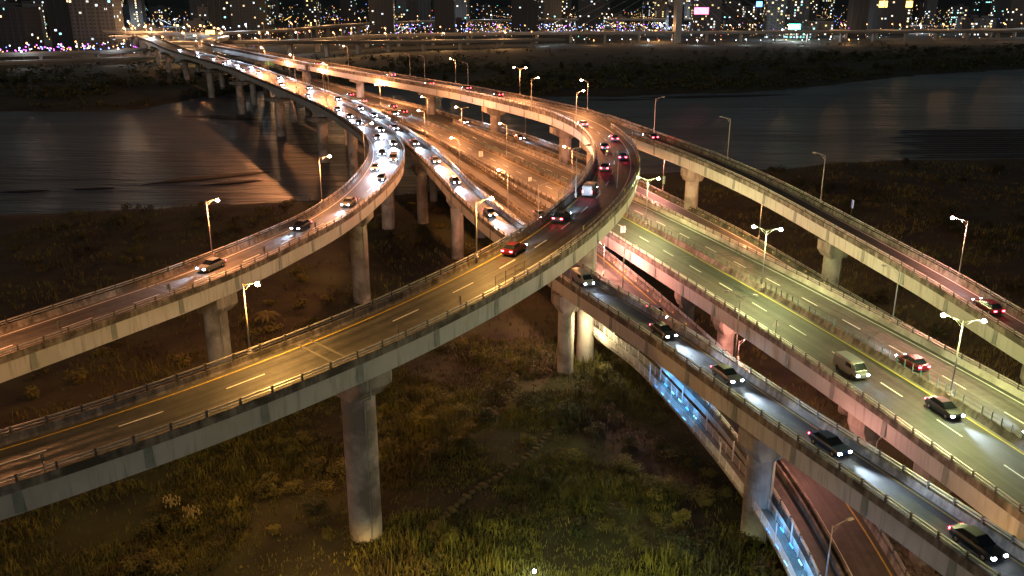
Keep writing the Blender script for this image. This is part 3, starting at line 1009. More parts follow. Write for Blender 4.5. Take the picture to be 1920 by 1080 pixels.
def street_lamp(base, h, heads, label, kind="sodium", power=1.0, group=None, armlen=1.7, cutoff=False):
    """base (x,y,z); heads: list of (bearing, lit?)"""
    root = tag(empty("street_lamp", base), label, "street lamp", group)
    mb = MB()
    mb.tube([(0, 0, -0.6), (0, 0, 0.5)], 0.17, 0.15, 10)
    mb.tube([(0, 0, 0.5), (0, 0, h)], 0.10, 0.06, 10)
    mb.build("pole", "pole_paint", root, smooth=True)
    pl = MB()
    pl.box(0, 0, -0.02, 0.5, 0.5, 0.06)
    pl.build("base_plate", "galvanised_steel", root)
    for bearing, lit in heads:
        dx, dy = cos(bearing), sin(bearing)
        ab = MB()
        pts = []
        for k in range(6):
            u = k / 5
            pts.append((dx * armlen * u, dy * armlen * u, h - 0.35 + 0.62 * math.sqrt(u)))
        ab.tube(pts, 0.05, 0.04, 8)
        ab.tube([(0, 0, h - 0.9), (dx * armlen * 0.55, dy * armlen * 0.55, h + 0.06)], 0.025, 0.02, 6)
        arm = ab.build("arm", "pole_paint", root, smooth=True)
        hx, hy, hz = dx * (armlen + 0.32), dy * (armlen + 0.32), h + 0.28
        hb = MB()
        hb.box(hx, hy, hz + 0.06, 0.82, 0.34, 0.16, rot=bearing, tx=0.75, ty=0.6)
        head = hb.build("lamp_head", "pole_paint", root)
        gb = MB()
        gb.ball((hx, hy, hz - 0.05), 0.30 if lit else 0.2, 12, 8, sz=0.75 if lit else 0.45)
        bulb = gb.build("bulb", {"sodium": "sodium_bulb", "amber": "amber_bulb", "pink": "pink_bulb", "white": "white_bulb"}[kind] if lit else "lamp_glass_unlit", head, smooth=True)
        if lit and cutoff:
            light("lamp_light", 'SPOT', (hx, hy, hz - 0.40), LAMP_W[kind] * power, LAMP_COL[kind], root, 0.3, spot=radians(158), rot=(0, 0, 0), blend=0.25)
        elif lit:
            light("lamp_light", 'POINT', (hx, hy, hz - 0.55), LAMP_W[kind] * power, LAMP_COL[kind], root, 0.35)
    return root


W_ = pi
LAMPS = [
    # x, y, z, h, [(bearing, lit)], kind, power, label
    (-45.6, 128.6, 22.65, 8.2, [(-0.3, 1)], "sodium", 1.15, "lit street lamp on the left ramp's far rail, nearest the left edge"),
    (-27.3, 84.9, 24.6, 7.6, [(-0.5, 1)], "amber", .8, "lit orange street lamp at the far rail of the foreground ramp, below the left ramp"),
    (-36.0, 163.3, 22.8, 8.4, [(0.0, 1)], "sodium", 1.0, "lit street lamp inside the left ramp just before its tight bend"),
    (-34.6, 205.8, 22.6, 8.8, [(0.2, 1)], "sodium", .8, "lit street lamp on the inner rail of the left ramp's tight bend"),
    (-4.6, 110.1, 27.6, 7.4, [(0.2, 1)], "amber", .8, "lit street lamp on the foreground ramp's far rail above the narrow ramp's pier"),
    (-0.9, 186.3, 15.4, 8.8, [(2.9, 1)], "sodium", 1, "lit street lamp between the slip road and highway, left of the foreground ramp's bend"),
    (-13.6, 225.5, 16.4, 8.6, [(2.9, 1)], "sodium", 1, "lit street lamp on the slip road beside the narrow ramp, in mid picture"),
    (-16.1, 284.9, 16.84, 8.8, [(2.8, 1), (-0.3, 0)], "sodium", 1, "double armed median lamp with only its left lamp lit, far mid highway"),
    (-27.2, 276.5, 16.82, 8.8, [(2.9, 1)], "sodium", 1, "lit street lamp by the tight bend, left of the double armed median lamp"),
    (-29.5, 311.5, 16.84, 9.2, [(2.9, 1)], "sodium", 1, "lit street lamp on the highway just below the sign gantry's upstream side"),
    (-10.6, 318.3, 16.82, 9.2, [(2.9, 1)], "sodium", 1, "lit lamp on the far slip road rail in front of the high ramp's second pier"),
    (4.4, 289.5, 16.82, 8.9, [(2.9, 1)], "sodium", 1, "lit lamp on the far slip road rail just left of the high ramp's hammerhead pier"),
    (-1.5, 249.5, 16.84, 8.5, [(2.9, 1)], "sodium", 1, "lit median lamp in mid highway, left of the foreground bend"),
    (14.2, 206.4, 16.84, 9.0, [(2.8, 1), (-0.3, 0)], "sodium", 1, "median lamp with one lit pale head, framed by the foreground ramp's bend"),
    (10.6, 143.6, 28.6, 7.8, [(0.2, 0), (-0.15, 0)], "sodium", 1, "dark unlit street lamp rising from the mesh fence inside the bend"),
    (5.5, 180.5, 15.0, 7.4, [(0.3, 0)], "sodium", 1, "unlit street lamp on the slip road just left of the foreground ramp"),
    (26.6, 170.0, 16.84, 8.9, [(2.7, 1), (-0.2, 1)], "white", 1, "double armed white median lamp just right of the foreground ramp's bend"),
    (37.0, 212.6, 14.8, 8.6, [(2.9, 1)], "pink", 1, "lit reddish street lamp with a green banner sign on its pole"),
    (50.4, 173.6, 13.0, 8.6, [(2.7, 1)], "sodium", 1, "lit orange lamp on the far slip road, under the right ramp"),
    (38.8, 129.9, 16.84, 9.2, [(2.6, 1), (-0.3, 1)], "white", 1, "double armed white median lamp in the middle of the right highway"),
    (49.9, 91.2, 16.84, 9.0, [(2.6, 1), (-0.4, 1)], "white", 1, "double armed white median lamp nearest the lower right corner"),
    (66.5, 124.9, 20.3, 8.4, [(2.7, 1)], "pink", 1, "lit pinkish street lamp on the right ramp's far rail, at the right edge"),
    (53.2, 115.3, 16.82, 7.4, [(2.7, 0)], "white", 1, "unlit street lamp at the highway's far rail, lower right"),
    (32.0, 116.6, 9.6, 10.4, [(2.6, 0), (-0.4, 0)], "white", 1, "tall unlit double lamp rising from the slip road before the pink girder"),
    (16.4, 150.2, 12.7, 5.6, [(2.7, 1)], "pink", 1.6, "bright pinkish lamp tucked under the foreground ramp beside its pier"),
    (18.9, 142.6, 11.9, 7.6, [(0.3, 0)], "pink", 1, "unlit slim lamp on the slip road just right of the foreground ramp's pier"),
    (21.6, 255.5, 28.83, 7.9, [(2.8, 1)], "sodium", 1, "lit lamp on the outer rail at the top of the high bend, taller of two"),
    (16.0, 222.0, 28.83, 8.3, [(0.5, 1)], "sodium", 1, "lit lamp on the inner rail of the high bend, shorter of two"),
    (2.6, 296.6, 28.7, 8.4, [(2.8, 1), (-0.3, 1)], "sodium", 1, "lit twin lamp above the high ramp left of the bend"),
    (5.6, 259.6, 28.83, 8.2, [(0.3, 1)], "sodium", .25, "dim small lamp on the high ramp's near rail"),
    (-21.6, 345.8, 28.2, 8.3, [(2.8, 1)], "sodium", 1, "lit lamp on the far rail of the high ramp, fourth from the bend"),
    (-16.4, 336.0, 28.3, 7.6, [(2.8, 0)], "sodium", 1, "unlit lamp post just right of the lit one on the high ramp"),
    (-43.5, 385.5, 28.0, 8.0, [(2.8, 0)], "sodium", 1, "unlit lamp post on the high ramp, left one of a close pair"),
    (-36.0, 372.0, 28.1, 8.0, [(2.8, 0)], "sodium", 1, "unlit lamp post on the high ramp, right one of a close pair"),
    (-80.4, 445.0, 27.5, 8.4, [(2.8, 1)], "sodium", 1, "lit lamp on the high ramp near the far shore"),
    (35.9, 223.6, 27.4, 8.0, [(0.2, 0)], "sodium", 1, "unlit lamp on the right ramp against the water, leftmost of three"),
    (47.6, 193.5, 26.0, 8.4, [(2.8, 0)], "sodium", 1, "unlit lamp on the right ramp against the water, middle of three"),
    (57.8, 161.6, 23.6, 8.4, [(2.8, 0)], "sodium", 1, "unlit lamp on the right ramp against the dark bank, rightmost of three"),
    (-54.6, 371.0, 16.84, 7.6, [(2.8, 1), (-0.3, 1)], "sodium", 1, "lit twin lamp on the highway under the high ramp"),
    (31.2, 73.9, 4.6, 6.4, [(0.35, 0)], "sodium", 1, "unlit lamp with a long arm over the scooter lane at the bottom edge"),
    (32.9, 118.5, 9.6, 2.9, [(0.2, 1)], "pink", .45, "short pale lamp with a raised arm beside the slip road, pink light added"),  # its glow is added, to tint the highway girder pink
    (39.4, 66.0, 4.4, 8.0, [(2.9, 1)], "amber", .16, "unseen lamp added on the slip road just below the picture's bottom edge"),  # added out of view to light the lower end of the slip road
    (37.2, 90.5, 6.6, 5.0, [(3.1, 1)], "pink", .10, "unseen lamp added on the slip road under the narrow ramp"),  # added out of sight to light the slip road
    (-15.0, 66.0, 0.2, 7.0, [(1.6, 1)], "amber", 1.2, "lit lamp on the riverside path below the bottom edge, by the foreground pier"),
    (6.0, 59.0, 0.2, 12.0, [(1.6, 1), (-1.6, 1)], "white", 1.9, "unseen twin mast lamp added below the bottom edge to light the weeds"),  # added out of view to brighten the ground between the viaducts
    (-66.5, 92.0, 21.2, 8.2, [(-0.4, 1)], "sodium", 1.0, "lit street lamp on the left ramp's far rail beyond the left edge"),
    (-60.5, 62.5, 20.9, 7.6, [(-0.6, 1)], "amber", .55, "lit street lamp on the foreground ramp beyond the left edge"),
    # far highway and bridge
    (-90.6, 432.0, 16.84, 9.0, [(2.8, 1)], "sodium", .8, "lit median lamp on the far highway, nearest of the river lamps"),
    (-118.5, 481.0, 16.84, 9.0, [(2.8, 1)], "sodium", .8, "lit median lamp on the far highway, second of the river lamps"),
    (-146.0, 531.0, 16.84, 9.0, [(2.8, 1)], "sodium", .8, "lit median lamp on the far highway, third of the river lamps"),
    (-176.5, 585.0, 16.84, 9.0, [(2.8, 1)], "sodium", .8, "lit median lamp on the far highway, fourth of the river lamps"),
    (-210.5, 645.0, 16.84, 9.0, [(2.8, 1)], "sodium", .8, "lit median lamp on the far highway, fifth of the river lamps"),
    (-242.5, 705.0, 16.84, 9.0, [(2.8, 1)], "sodium", .8, "lit median lamp on the far highway, sixth of the river lamps"),
    (-74.5, 365.0, 21.5, 12.0, [(2.7, 1)], "sodium", 4.0, "lit lamp between the river bridge and the highway, first above the tight bend"),
    (-101.0, 420.0, 21.5, 12.0, [(2.7, 1)], "sodium", 4.0, "lit lamp between the river bridge and the highway, second above the tight bend"),
    (-129.5, 476.0, 21.5, 12.0, [(2.7, 1)], "sodium", 4.0, "lit lamp between the river bridge and the highway, third above the tight bend"),
    (-72.5, 349.0, 21.82, 8.5, [(0.4, 0)], "sodium", 1, "unlit dark pole on the river bridge, first above the tight bend"),
    (-94.6, 394.0, 21.82, 8.5, [(0.4, 0)], "sodium", 1, "unlit dark pole on the river bridge, second above the tight bend"),
    (-120.0, 446.0, 21.82, 8.5, [(0.4, 0)], "sodium", 1, "unlit dark pole on the river bridge, third above the tight bend"),
    (-150.0, 540.0, 27.0, 8.4, [(2.8, 1)], "sodium", 1, "lit lamp on the high ramp over the far bank, second from the shore"),
    (-196.0, 622.0, 26.5, 8.4, [(2.8, 1)], "sodium", 1, "lit lamp on the high ramp over the far bank, farthest"),
]
for x, y, z, h, heads, kind, pw, lab in LAMPS:
    street_lamp((x, y, z), h, heads, lab, kind, pw, group="street lamps along the viaducts", cutoff=z < 1.0)


# ------------------------------------------------------------------ cars
def van_proto(name, paint):
    root = empty(name)
    st = [(-2.45, 0.42, 1.75, 0.90), (-2.38, 0.32, 1.98, 0.98), (-1.2, 0.28, 2.04, 1.0), (0.9, 0.28, 2.02, 1.0), (1.35, 0.28, 1.90, 0.99), (1.95, 0.30, 1.12, 0.97), (2.35, 0.34, 0.98, 0.92), (2.45, 0.42, 0.80, 0.84)]
    mb = MB()
    for x, zb, zt, k in st:
        hw = 0.93 * k
        mb.v += [(x, u, v) for u, v in [(-hw * .94, zb), (-hw, zb + .2), (-hw * .98, zt - .25), (-hw * .84, zt), (hw * .84, zt), (hw * .98, zt - .25), (hw, zb + .2), (hw * .94, zb)]]
    for i in range(len(st) - 1):
        for j in range(8):
            mb.f.append((i * 8 + j, i * 8 + (j + 1) % 8, (i + 1) * 8 + (j + 1) % 8, (i + 1) * 8 + j))
            mb.mi.append(0)
    mb.f.append(tuple(range(7, -1, -1)))
    mb.f.append(tuple((len(st) - 1) * 8 + j for j in range(8)))
    mb.mi += [0, 0]
    mb.build("body", paint, root)
    wb = MB()
    wb.quad((1.40, -.72, 1.86), (1.40, .72, 1.86), (1.93, .80, 1.20), (1.93, -.80, 1.20))
    wb.f[-1] = tuple(reversed(wb.f[-1]))
    wb.v = [(x + .03, y, z + .03) for x, y, z in wb.v]
    wb.build("windscreen", "glass_dark", root)
    for sy in (-1, 1):
        sb = MB()
        sb.box(0.65, sy * .925, 1.50, 1.1, .03, .50)
        sb.build("side_window", "glass_dark", root)
    for sx in (-1.5, 1.55):
        for sy in (-.84, .84):
            wb = MB()
            wb.tube([(sx, sy - .11, .34), (sx, sy + .11, .34)], .34, .34, 14)
            wb.build("wheel", "tyre_rubber", root)
    for sy in (-.68, .68):
        hb = MB()
        hb.box(2.40, sy, .74, .16, .30, .18)
        hb.build("headlight", "headlight_glow", root)
        tb = MB()
        tb.box(-2.43, sy * 1.1, 1.0, .10, .16, .40)
        tb.build("taillight", "taillight_glow", root)
    return root


def car_proto(name, paint):
    root = empty(name)
    L, Wd = 4.5, 1.76
    # body: lofted stations along x (front = +x)
    st = [(-2.25, 0.40, 0.74, 0.80), (-2.15, 0.30, 0.98, 0.93), (-1.5, 0.24, 1.02, 1.0), (-0.6, 0.22, 1.00, 1.0), (0.6, 0.22, 0.98, 1.0), (1.35, 0.24, 0.92, 0.99), (2.05, 0.28, 0.78, 0.92), (2.25, 0.36, 0.62, 0.80)]
    mb = MB()
    for x, zb, zt, k in st:
        hw = Wd / 2 * k
        ring = [(-hw * 0.92, zb), (-hw, zb + 0.18), (-hw, zt - 0.22), (-hw * 0.9, zt), (hw * 0.9, zt), (hw, zt - 0.22), (hw, zb + 0.18), (hw * 0.92, zb)]
        mb.v += [(x, u, v) for u, v in ring]
    for i in range(len(st) - 1):
        for j in range(8):
            mb.f.append((i * 8 + j, i * 8 + (j + 1) % 8, (i + 1) * 8 + (j + 1) % 8, (i + 1) * 8 + j))
            mb.mi.append(0)
    mb.f.append(tuple(range(7, -1, -1)))
    mb.f.append(tuple((len(st) - 1) * 8 + j for j in range(8)))
    mb.mi += [0, 0]
    body = mb.build("body", paint, root)
    cb = MB()
    lo, hi = [(-1.75, 0.80), (1.05, 0.80)], [(-1.15, 0.62), (0.25, 0.62)]
    v = [(lo[0][0], -0.80, 0.98), (lo[1][0], -0.80, 0.96), (lo[1][0], 0.80, 0.96), (lo[0][0], 0.80, 0.98),
         (hi[0][0], -0.62, 1.42), (hi[1][0], -0.62, 1.42), (hi[1][0], 0.62, 1.42), (hi[0][0], 0.62, 1.42)]
    cb.v = v
    cb.f = [(0, 1, 5, 4), (1, 2, 6, 5), (2, 3, 7, 6), (3, 0, 4, 7), (4, 5, 6, 7)]
    cb.mi = [0] * 5
    cb.build("windows", "glass_dark", root)
    rb = MB()
    rb.box(-0.45, 0, 1.44, 1.46, 1.26, 0.05, tx=0.9, ty=0.9)
    rb.build("roof", paint, root)
    for sx in (-1.35, 1.38):
        for sy in (-0.80, 0.80):
            wb = MB()
            wb.tube([(sx, sy - 0.10, 0.32), (sx, sy + 0.10, 0.32)], 0.32, 0.32, 14)
            wh = wb.build("wheel", "tyre_rubber", root)
            hb = MB()
            s_ = 1 if sy > 0 else -1
            hb.tube([(sx, sy + s_ * 0.10, 0.32), (sx, sy + s_ * 0.115, 0.32)], 0.19, 0.17, 10)
            hb.build("rim", "galvanised_steel", wh)
    for sy in (-0.62, 0.62):
        hb = MB()
        hb.box(2.17, sy, 0.64, 0.22, 0.32, 0.15)
        hb.build("headlight", "headlight_glow", root)
        tb = MB()
        tb.box(-2.19, sy, 0.80, 0.14, 0.36, 0.17)
        tb.build("taillight", "taillight_glow", root)
    return root


PROTOS = {}
PAINTS = ["car_white", "car_silver", "car_black", "car_red", "car_blue", "car_yellow"]
PAINT_WORD = {"car_white": "grey", "car_silver": "silver", "car_black": "black", "car_red": "maroon", "car_blue": "navy", "car_yellow": "yellow", "van": "silver"}


def put_car(path, s, off, forward, paint, label, group, beam=1.0):
    if paint not in PROTOS:
        o = van_proto("van", "car_silver") if paint == "van" else car_proto("car", paint)
        PROTOS[paint] = o
    else:
        o = copy_tree(PROTOS[paint])
    x, y, z = path.pt(s, off, 0.012)
    a = path.heading(s) + (0 if forward else pi)
    za, zb = path.pt(s - 2, off)[2], path.pt(s + 2, off)[2]
    pitch = -math.atan2(zb - za, 4.0) * (1 if forward else -1)
    o.location = (x, y, z)
    o.rotation_euler = (0, pitch, a)
    tag(o, label.replace("silver car", "boxy van") if paint == "van" else label, "van" if paint == "van" else "car", group)
    if beam > 0:
        light("headlight_beam", 'SPOT', (2.40, 0, 0.68), 11000 * beam, (0.60, 0.78, 1.0), o, 0.3, spot=radians(46), rot=(radians(90 - 1.0), 0, radians(-90)), blend=1.0)
    return o


# ------------------------------------------------------------------ (cars placed)
def cars_on(path, rows, forward, where, group, beam=1.0):
    """rows: (x, y, offset, paint, place phrase)"""
    for x, y, off, paint, place in rows:
        put_car(path, path.near(x, y), off, forward, paint, f"{PAINT_WORD[paint]} car {where}, {place}", group, beam)


cars_on(PA, [(-43.5, 122, 1.0, "car_silver", "between the two left lamps"), (-35.2, 146, 0.9, "car_black", "just past the bend"),
             (-31.3, 165, -0.6, "car_white", "leaving the bend by the tall pier"),
             (-29.9, 188, -1.6, "car_blue", "low in the bend by the outer rail"), (-29.9, 199, 1.3, "car_white", "low in the bend by the inner rail"),
             (-30.6, 212, -1.8, "van", "mid bend by the outer rail"), (-31.8, 222, 1.2, "car_black", "mid bend by the inner rail"),
             (-34.0, 236, -1.9, "car_white", "upper bend by the outer rail"), (-36.3, 247, 1.4, "car_silver", "upper bend by the inner rail"),
             (-40.5, 262, -1.6, "car_white", "entering the bend by the outer rail"), (-46.5, 278.5, 1.5, "car_blue", "entering the bend by the inner rail"),
             (-52.5, 295, 1.4, "car_white", "above the bend in the inner lane"), (-61, 316.5, 1.2, "car_silver", "highest on the ramp")],
        False, "with headlights on the left ramp", "cars coming down the left ramp")
cars_on(PB, [(-54.5, 318.5, 0, "car_white", "highest up"), (-46.5, 299, 0, "car_blue", "beside the ramp's tight bend"), (-36.5, 272, 0, "car_white", "where the ramps part"), (-27.5, 248.5, 0, "car_silver", "fourth from the top"),
             (-20.0, 226, 0, "car_white", "above the blue lit gap"), (-13.0, 201.5, 0, "car_black", "over the pier by the lamp"), (-4.5, 174, 0, "car_white", "last before the foreground ramp"),
             (11.5, 131, 0, "van", "first after the foreground ramp"), (20.5, 109, 0, "car_black", "second after the foreground ramp"), (25.2, 96.5, 0, "car_white", "just before the dark capped pier"),
             (32.2, 78.5, 0, "car_blue", "second from the lower right corner"), (38.0, 63, 0, "car_black", "nearest the lower right corner")],
        True, "with headlights on the narrow ramp", "cars on the narrow ramp", beam=1.7)
cars_on(PC, [(1.5, 113.5, 1.5, "car_red", "last in line on the inner lane"), (8.5, 129.2, 1.5, "car_black", "inner lane, above the narrow ramp"), (15.2, 148.5, 1.6, "van", "inner lane, by the mesh fence"),
             (19.5, 168.5, 1.6, "car_white", "inner lane, low in the bend"), (20.9, 179, -1.7, "car_blue", "outer lane, low in the bend"), (21.7, 192, 1.6, "car_black", "inner lane, mid bend"),
             (21.7, 205, -1.7, "car_red", "outer lane, mid bend"), (19.9, 226.5, 1.6, "car_silver", "highest in the bend"), (-6.5, 299, -1.7, "car_red", "left of the bend, nearest"),
             (-18, 322, -1.7, "car_white", "left of the bend, second"), (-30, 342.5, 1.6, "car_black", "left of the bend, third"), (-52, 378, -1.7, "van", "left of the bend, fourth"), (-95, 450, 1.6, "car_red", "far along the high ramp")],
        True, "with tail lights on the foreground ramp", "cars going up the foreground ramp", beam=0.35)
cars_on(PM, [(-44, 344, -1.7, "car_white", "farthest up the highway"), (49.7, 88, -1.7, "car_black", "on the inner lane at lower right"), (46.9, 99.5, -5.4, "van", "on the outer lane at lower right"),
             (54.2, 67.5, -1.7, "car_blue", "nearest the right edge")], True, "with headlights on the near carriageway", "cars on the near carriageway")
cars_on(PM, [(46.6, 100.5, 3.3, "car_red", "behind the median, left one"), (51.3, 80.8, 3.3, "car_black", "behind the median, right one"),
             (-46, 347.5, 3.3, "car_red", "upper left, first of the red group"), (-55, 362.5, 6.9, "car_black", "upper left, second of the red group"), (-66, 382, 3.3, "car_silver", "upper left, third of the red group"), (-80, 407, 6.9, "car_red", "upper left, last of the red group")],
        False, "with tail lights on the far carriageway", "cars on the far carriageway", beam=0.4)
cars_on(PF, [(-16, 320, 0, "car_silver", "upper one"), (3.5, 282, 0, "car_red", "lower one")], True, "with lit headlights on the far slip road", "cars on the far slip road", beam=0.6)
cars_on(PE, [(4.5, 185.5, 1.4, "car_white", "left of the foreground ramp"), (22.0, 135, 1.4, "car_blue", "right of the foreground ramp")], True, "with lit headlights on the near slip road", "cars on the near slip road")
cars_on(PG, [(65.6, 115.5, 0, "car_red", "near the right edge"), (33.5, 211, 0, "car_blue", "just after the split")], False, "with red tail lights on the right ramp", "cars on the right ramp", beam=0.5)
PW = ["car_white", "car_silver", "car_white", "car_blue", "car_black"]
PLACE = ["first above the bend", "second above the bend", "third above the bend", "fourth above the bend", "fifth above the bend", "sixth above the bend", "seventh above the bend", "eighth above the bend",
         "ninth above the bend", "tenth above the bend", "eleventh above the bend", "twelfth above the bend", "thirteenth above the bend", "fourteenth above the bend", "farthest along the bridge"]
s_ab = [14, 30, 62, 80, 118, 150, 176, 190, 208, 226, 246, 270, 300, 335, 380]
for i, s_ in enumerate(s_ab):
    put_car(PAB, s_, [3.8, -3.6, 0.2][i % 3] if i > 3 else [-3.9, 3.9][i % 2], False, PW[i % 5], f"{PAINT_WORD[PW[i % 5]]} car with headlights on the river bridge, {PLACE[i]}", "cars on the river bridge", 1.0 if i < 8 else 0.5)

# ------------------------------------------------------------------ signs, fences and gantries
def sign_post(loc, rz, w_, h_, hp, face, label, name="road_sign", shape="rect", post="post_steel"):
    root = tag(empty(name, loc, rz), label, "road sign", None)
    mb = MB()
    mb.tube([(0, 0, -0.4), (0, 0, hp + h_)], 0.05, 0.05, 8)
    mb.build("post", post, root)
    pb = MB()
    if shape == "tri":
        a, b_, c_ = (-w_ / 2, 0.07, hp), (w_ / 2, 0.07, hp), (0, 0.07, hp + h_)
        a2, b2, c2 = (-w_ / 2, 0.11, hp), (w_ / 2, 0.11, hp), (0, 0.11, hp + h_)
        pb.tri(a, c_, b_)
        pb.tri(a2, b2, c2)
        for p, q, r, s in ((a, b_, b2, a2), (b_, c_, c2, b2), (c_, a, a2, c2)):
            pb.quad(p, q, r, s)
    else:
        pb.box(0, 0.09, hp + h_ / 2, w_, 0.05, h_)
    pb.build("panel", face, root)
    return root


def on_rail(path, x, y, side):
    s = path.near(x, y)
    row = path.at(s)[0]
    return path.pt(s, side * (row[3 if side > 0 else 4] + 0.30), 0.82), path.heading(s)


k_words = ["leftmost of five", "second from the left", "third from the left", "fourth from the left", "rightmost of five"]
for kw, (x, y) in zip(k_words, [(-54.8, 97.5), (-46.0, 112.5), (-38.6, 126.5), (-33.7, 142.5), (-28.2, 160.0)]):
    p, a = on_rail(PA, x, y, -1)
    sign_post(p, a, 0.55, 0.75, 0.7, "sign_back", f"small dark marker board on the left ramp's near rail, {kw}")
for kw, (x, y) in zip(["left of the pier", "right of the pier", "at the start of the mesh fence"], [(-40.5, 64.5), (-14.0, 86.0), (-7.0, 93.6)]):
    p, a = on_rail(PC, x, y, -1)
    sign_post(p, a, 0.22, 0.7, 0.6, "sign_back", f"slim dark marker on the foreground ramp's near rail, {kw}")
# yellow chevron boards round the outside of the bend
for kw, (x, y) in zip(["lowest on the bend", "second on the bend", "third on the bend", "above the white median lamp"], [(9.8, 121.0), (17.5, 143.0), (24.5, 170), (27, 188)]):
    p, a = on_rail(PC, x, y, -1)
    o = sign_post(p, a, 0.75, 0.85, 0.55, "sign_yellow", f"yellow chevron board on the outer rail of the foreground ramp, {kw}", "chevron_sign")
    cb = MB()
    for dz in (0,):
        cb.quad((-0.22, 0.123, 0.62), (0.0, 0.123, 0.62), (0.24, 0.123, 0.97), (0.02, 0.123, 0.97))
        cb.quad((0.02, 0.123, 0.97), (0.24, 0.123, 0.97), (0.0, 0.123, 1.32), (-0.22, 0.123, 1.32))
    cb.build("chevron", "black_paint", o)
p, a = on_rail(PM, 20.5, 159.0, -1)
sign_post(p, a + pi / 2, 0.95, 1.25, 1.3, "sign_white", "white rectangular sign on a pole at the highway's near rail by the joint")
p, a = on_rail(PM, 36.8, 110.5, -1)
sign_post(p, a + pi / 2, 1.1, 0.95, 1.3, "sign_white", "triangular sign seen from behind on the highway's near rail", shape="tri")
p, a = on_rail(PM, -8.5, 238, -1)
sign_post(p, a + pi / 2, 1.2, 1.5, 1.2, "sign_white", "pair of pale sign boards beside the lanes in mid highway")
p, a = on_rail(PM, 6.0, 205.0, -1)
sign_post(p, a + pi / 2, 0.8, 1.0, 1.2, "sign_white", "small pale sign at the highway's near rail left of the foreground ramp")
p, a = on_rail(PF, 37.0, 202.5, 1)
o = sign_post((37.1, 212.4, 14.9), 2.9, 0.75, 2.0, 1.1, "sign_green", "tall green banner sign below the reddish lamp", "banner_sign")
bn = MB()
for k in range(5):
    bn.quad((-0.2, 0.118, 1.3 + k * 0.36), (0.2, 0.118, 1.3 + k * 0.36), (0.2, 0.118, 1.5 + k * 0.36), (-0.2, 0.118, 1.5 + k * 0.36))
bn.build("lettering", "sign_white", o)
p, a = on_rail(PG, 58.6, 148, 1)
o = sign_post((60.7, 153.7, 22.6), a, 0.55, 1.5, 1.2, "panel_lit", "small lit blue and white panel on the right ramp's far rail", "panel_sign")
p, a = on_rail(PC, 16.0, 252.0, -1)

# mesh fences on the foreground ramp's parapets
def mesh_fence(path, s0, s1, side, h, label, pitch=2.0):
    root = tag(empty("mesh_fence", path.pt(s0, 0)), label, "fence")
    bx, by, bz = path.pt(s0, 0)
    n = int((s1 - s0) / pitch)
    pts = []
    for k in range(n + 1):
        s = s0 + (s1 - s0) * k / n
        row = path.at(s)[0]
        x, y, z = path.pt(s, side * (row[3 if side > 0 else 4] + 0.38), 0.82)
        pts.append((x - bx, y - by, z - bz))
    for p in pts:
        mb = MB()
        mb.box(p[0], p[1], p[2] + h / 2, 0.07, 0.07, h)
        mb.build("post", "post_steel", root)
    for hh in (0.05, h * 0.5, h - 0.04):
        mb = MB()
        mb.tube([(p[0], p[1], p[2] + hh) for p in pts], 0.03, 0.03, 5)
        mb.build("rail", "post_steel", root)
    wires = MB()
    for a, b in zip(pts[:-1], pts[1:]):
        for k in range(1, 10):
            u = k / 10
            x, y, z = (a[i] + (b[i] - a[i]) * u for i in range(3))
            wires.box(x, y, z + h / 2, 0.014, 0.014, h - 0.1)
    tag(wires.build("wire", "post_steel", root), kind="stuff")
    return root


mesh_fence(PC, PC.near(10.6, 134.5), PC.near(19.6, 169.0), 1, 2.2, "tall dark mesh fence on the inner rail of the foreground bend")
mesh_fence(PC, PC.near(-6.0, 101.0), PC.near(-2.6, 106.5), -1, 1.7, "short mesh panel on the foreground ramp's near rail")
mesh_fence(PC, PC.near(2.0, 114.5), PC.near(17.0, 155.7), -1, 1.6, "long low mesh fence on the outer rail where the foreground ramp rises")
mesh_fence(PC, PC.near(19.5, 229), PC.near(2, 280), 1, 1.6, "brown mesh fence on the inner rail above the high bend")

# traffic camera on a cantilever pole in the bend
root = tag(empty("traffic_signal", (18.3, 150.8, 28.6)), "dark cantilever signal pole standing in the foreground bend", "signal pole")
mb = MB()
mb.tube([(0, 0, -0.5), (0, 0, 6.0)], 0.1, 0.08, 8)
mb.build("pole", "post_steel", root)
mb = MB()
mb.tube([(0, 0, 5.4), (-1.9, 0.6, 5.7)], 0.05, 0.05, 6)
mb.tube([(0, 0, 4.8), (-1.2, 0.4, 5.6)], 0.03, 0.03, 6)
mb.build("arm", "post_steel", root)
mb = MB()
mb.box(-1.9, 0.6, 5.6, 0.35, 0.3, 1.0)
mb.build("signal_head", "black_paint", root)
mb = MB()
mb.ball((-1.9, 0.42, 5.85), 0.13, 8, 6)
mb.build("amber_light", "neon_amber", root)
mb = MB()
mb.box(0.1, 0, 5.8, 0.4, 0.3, 0.6)
mb.build("camera_housing", "black_paint", root)


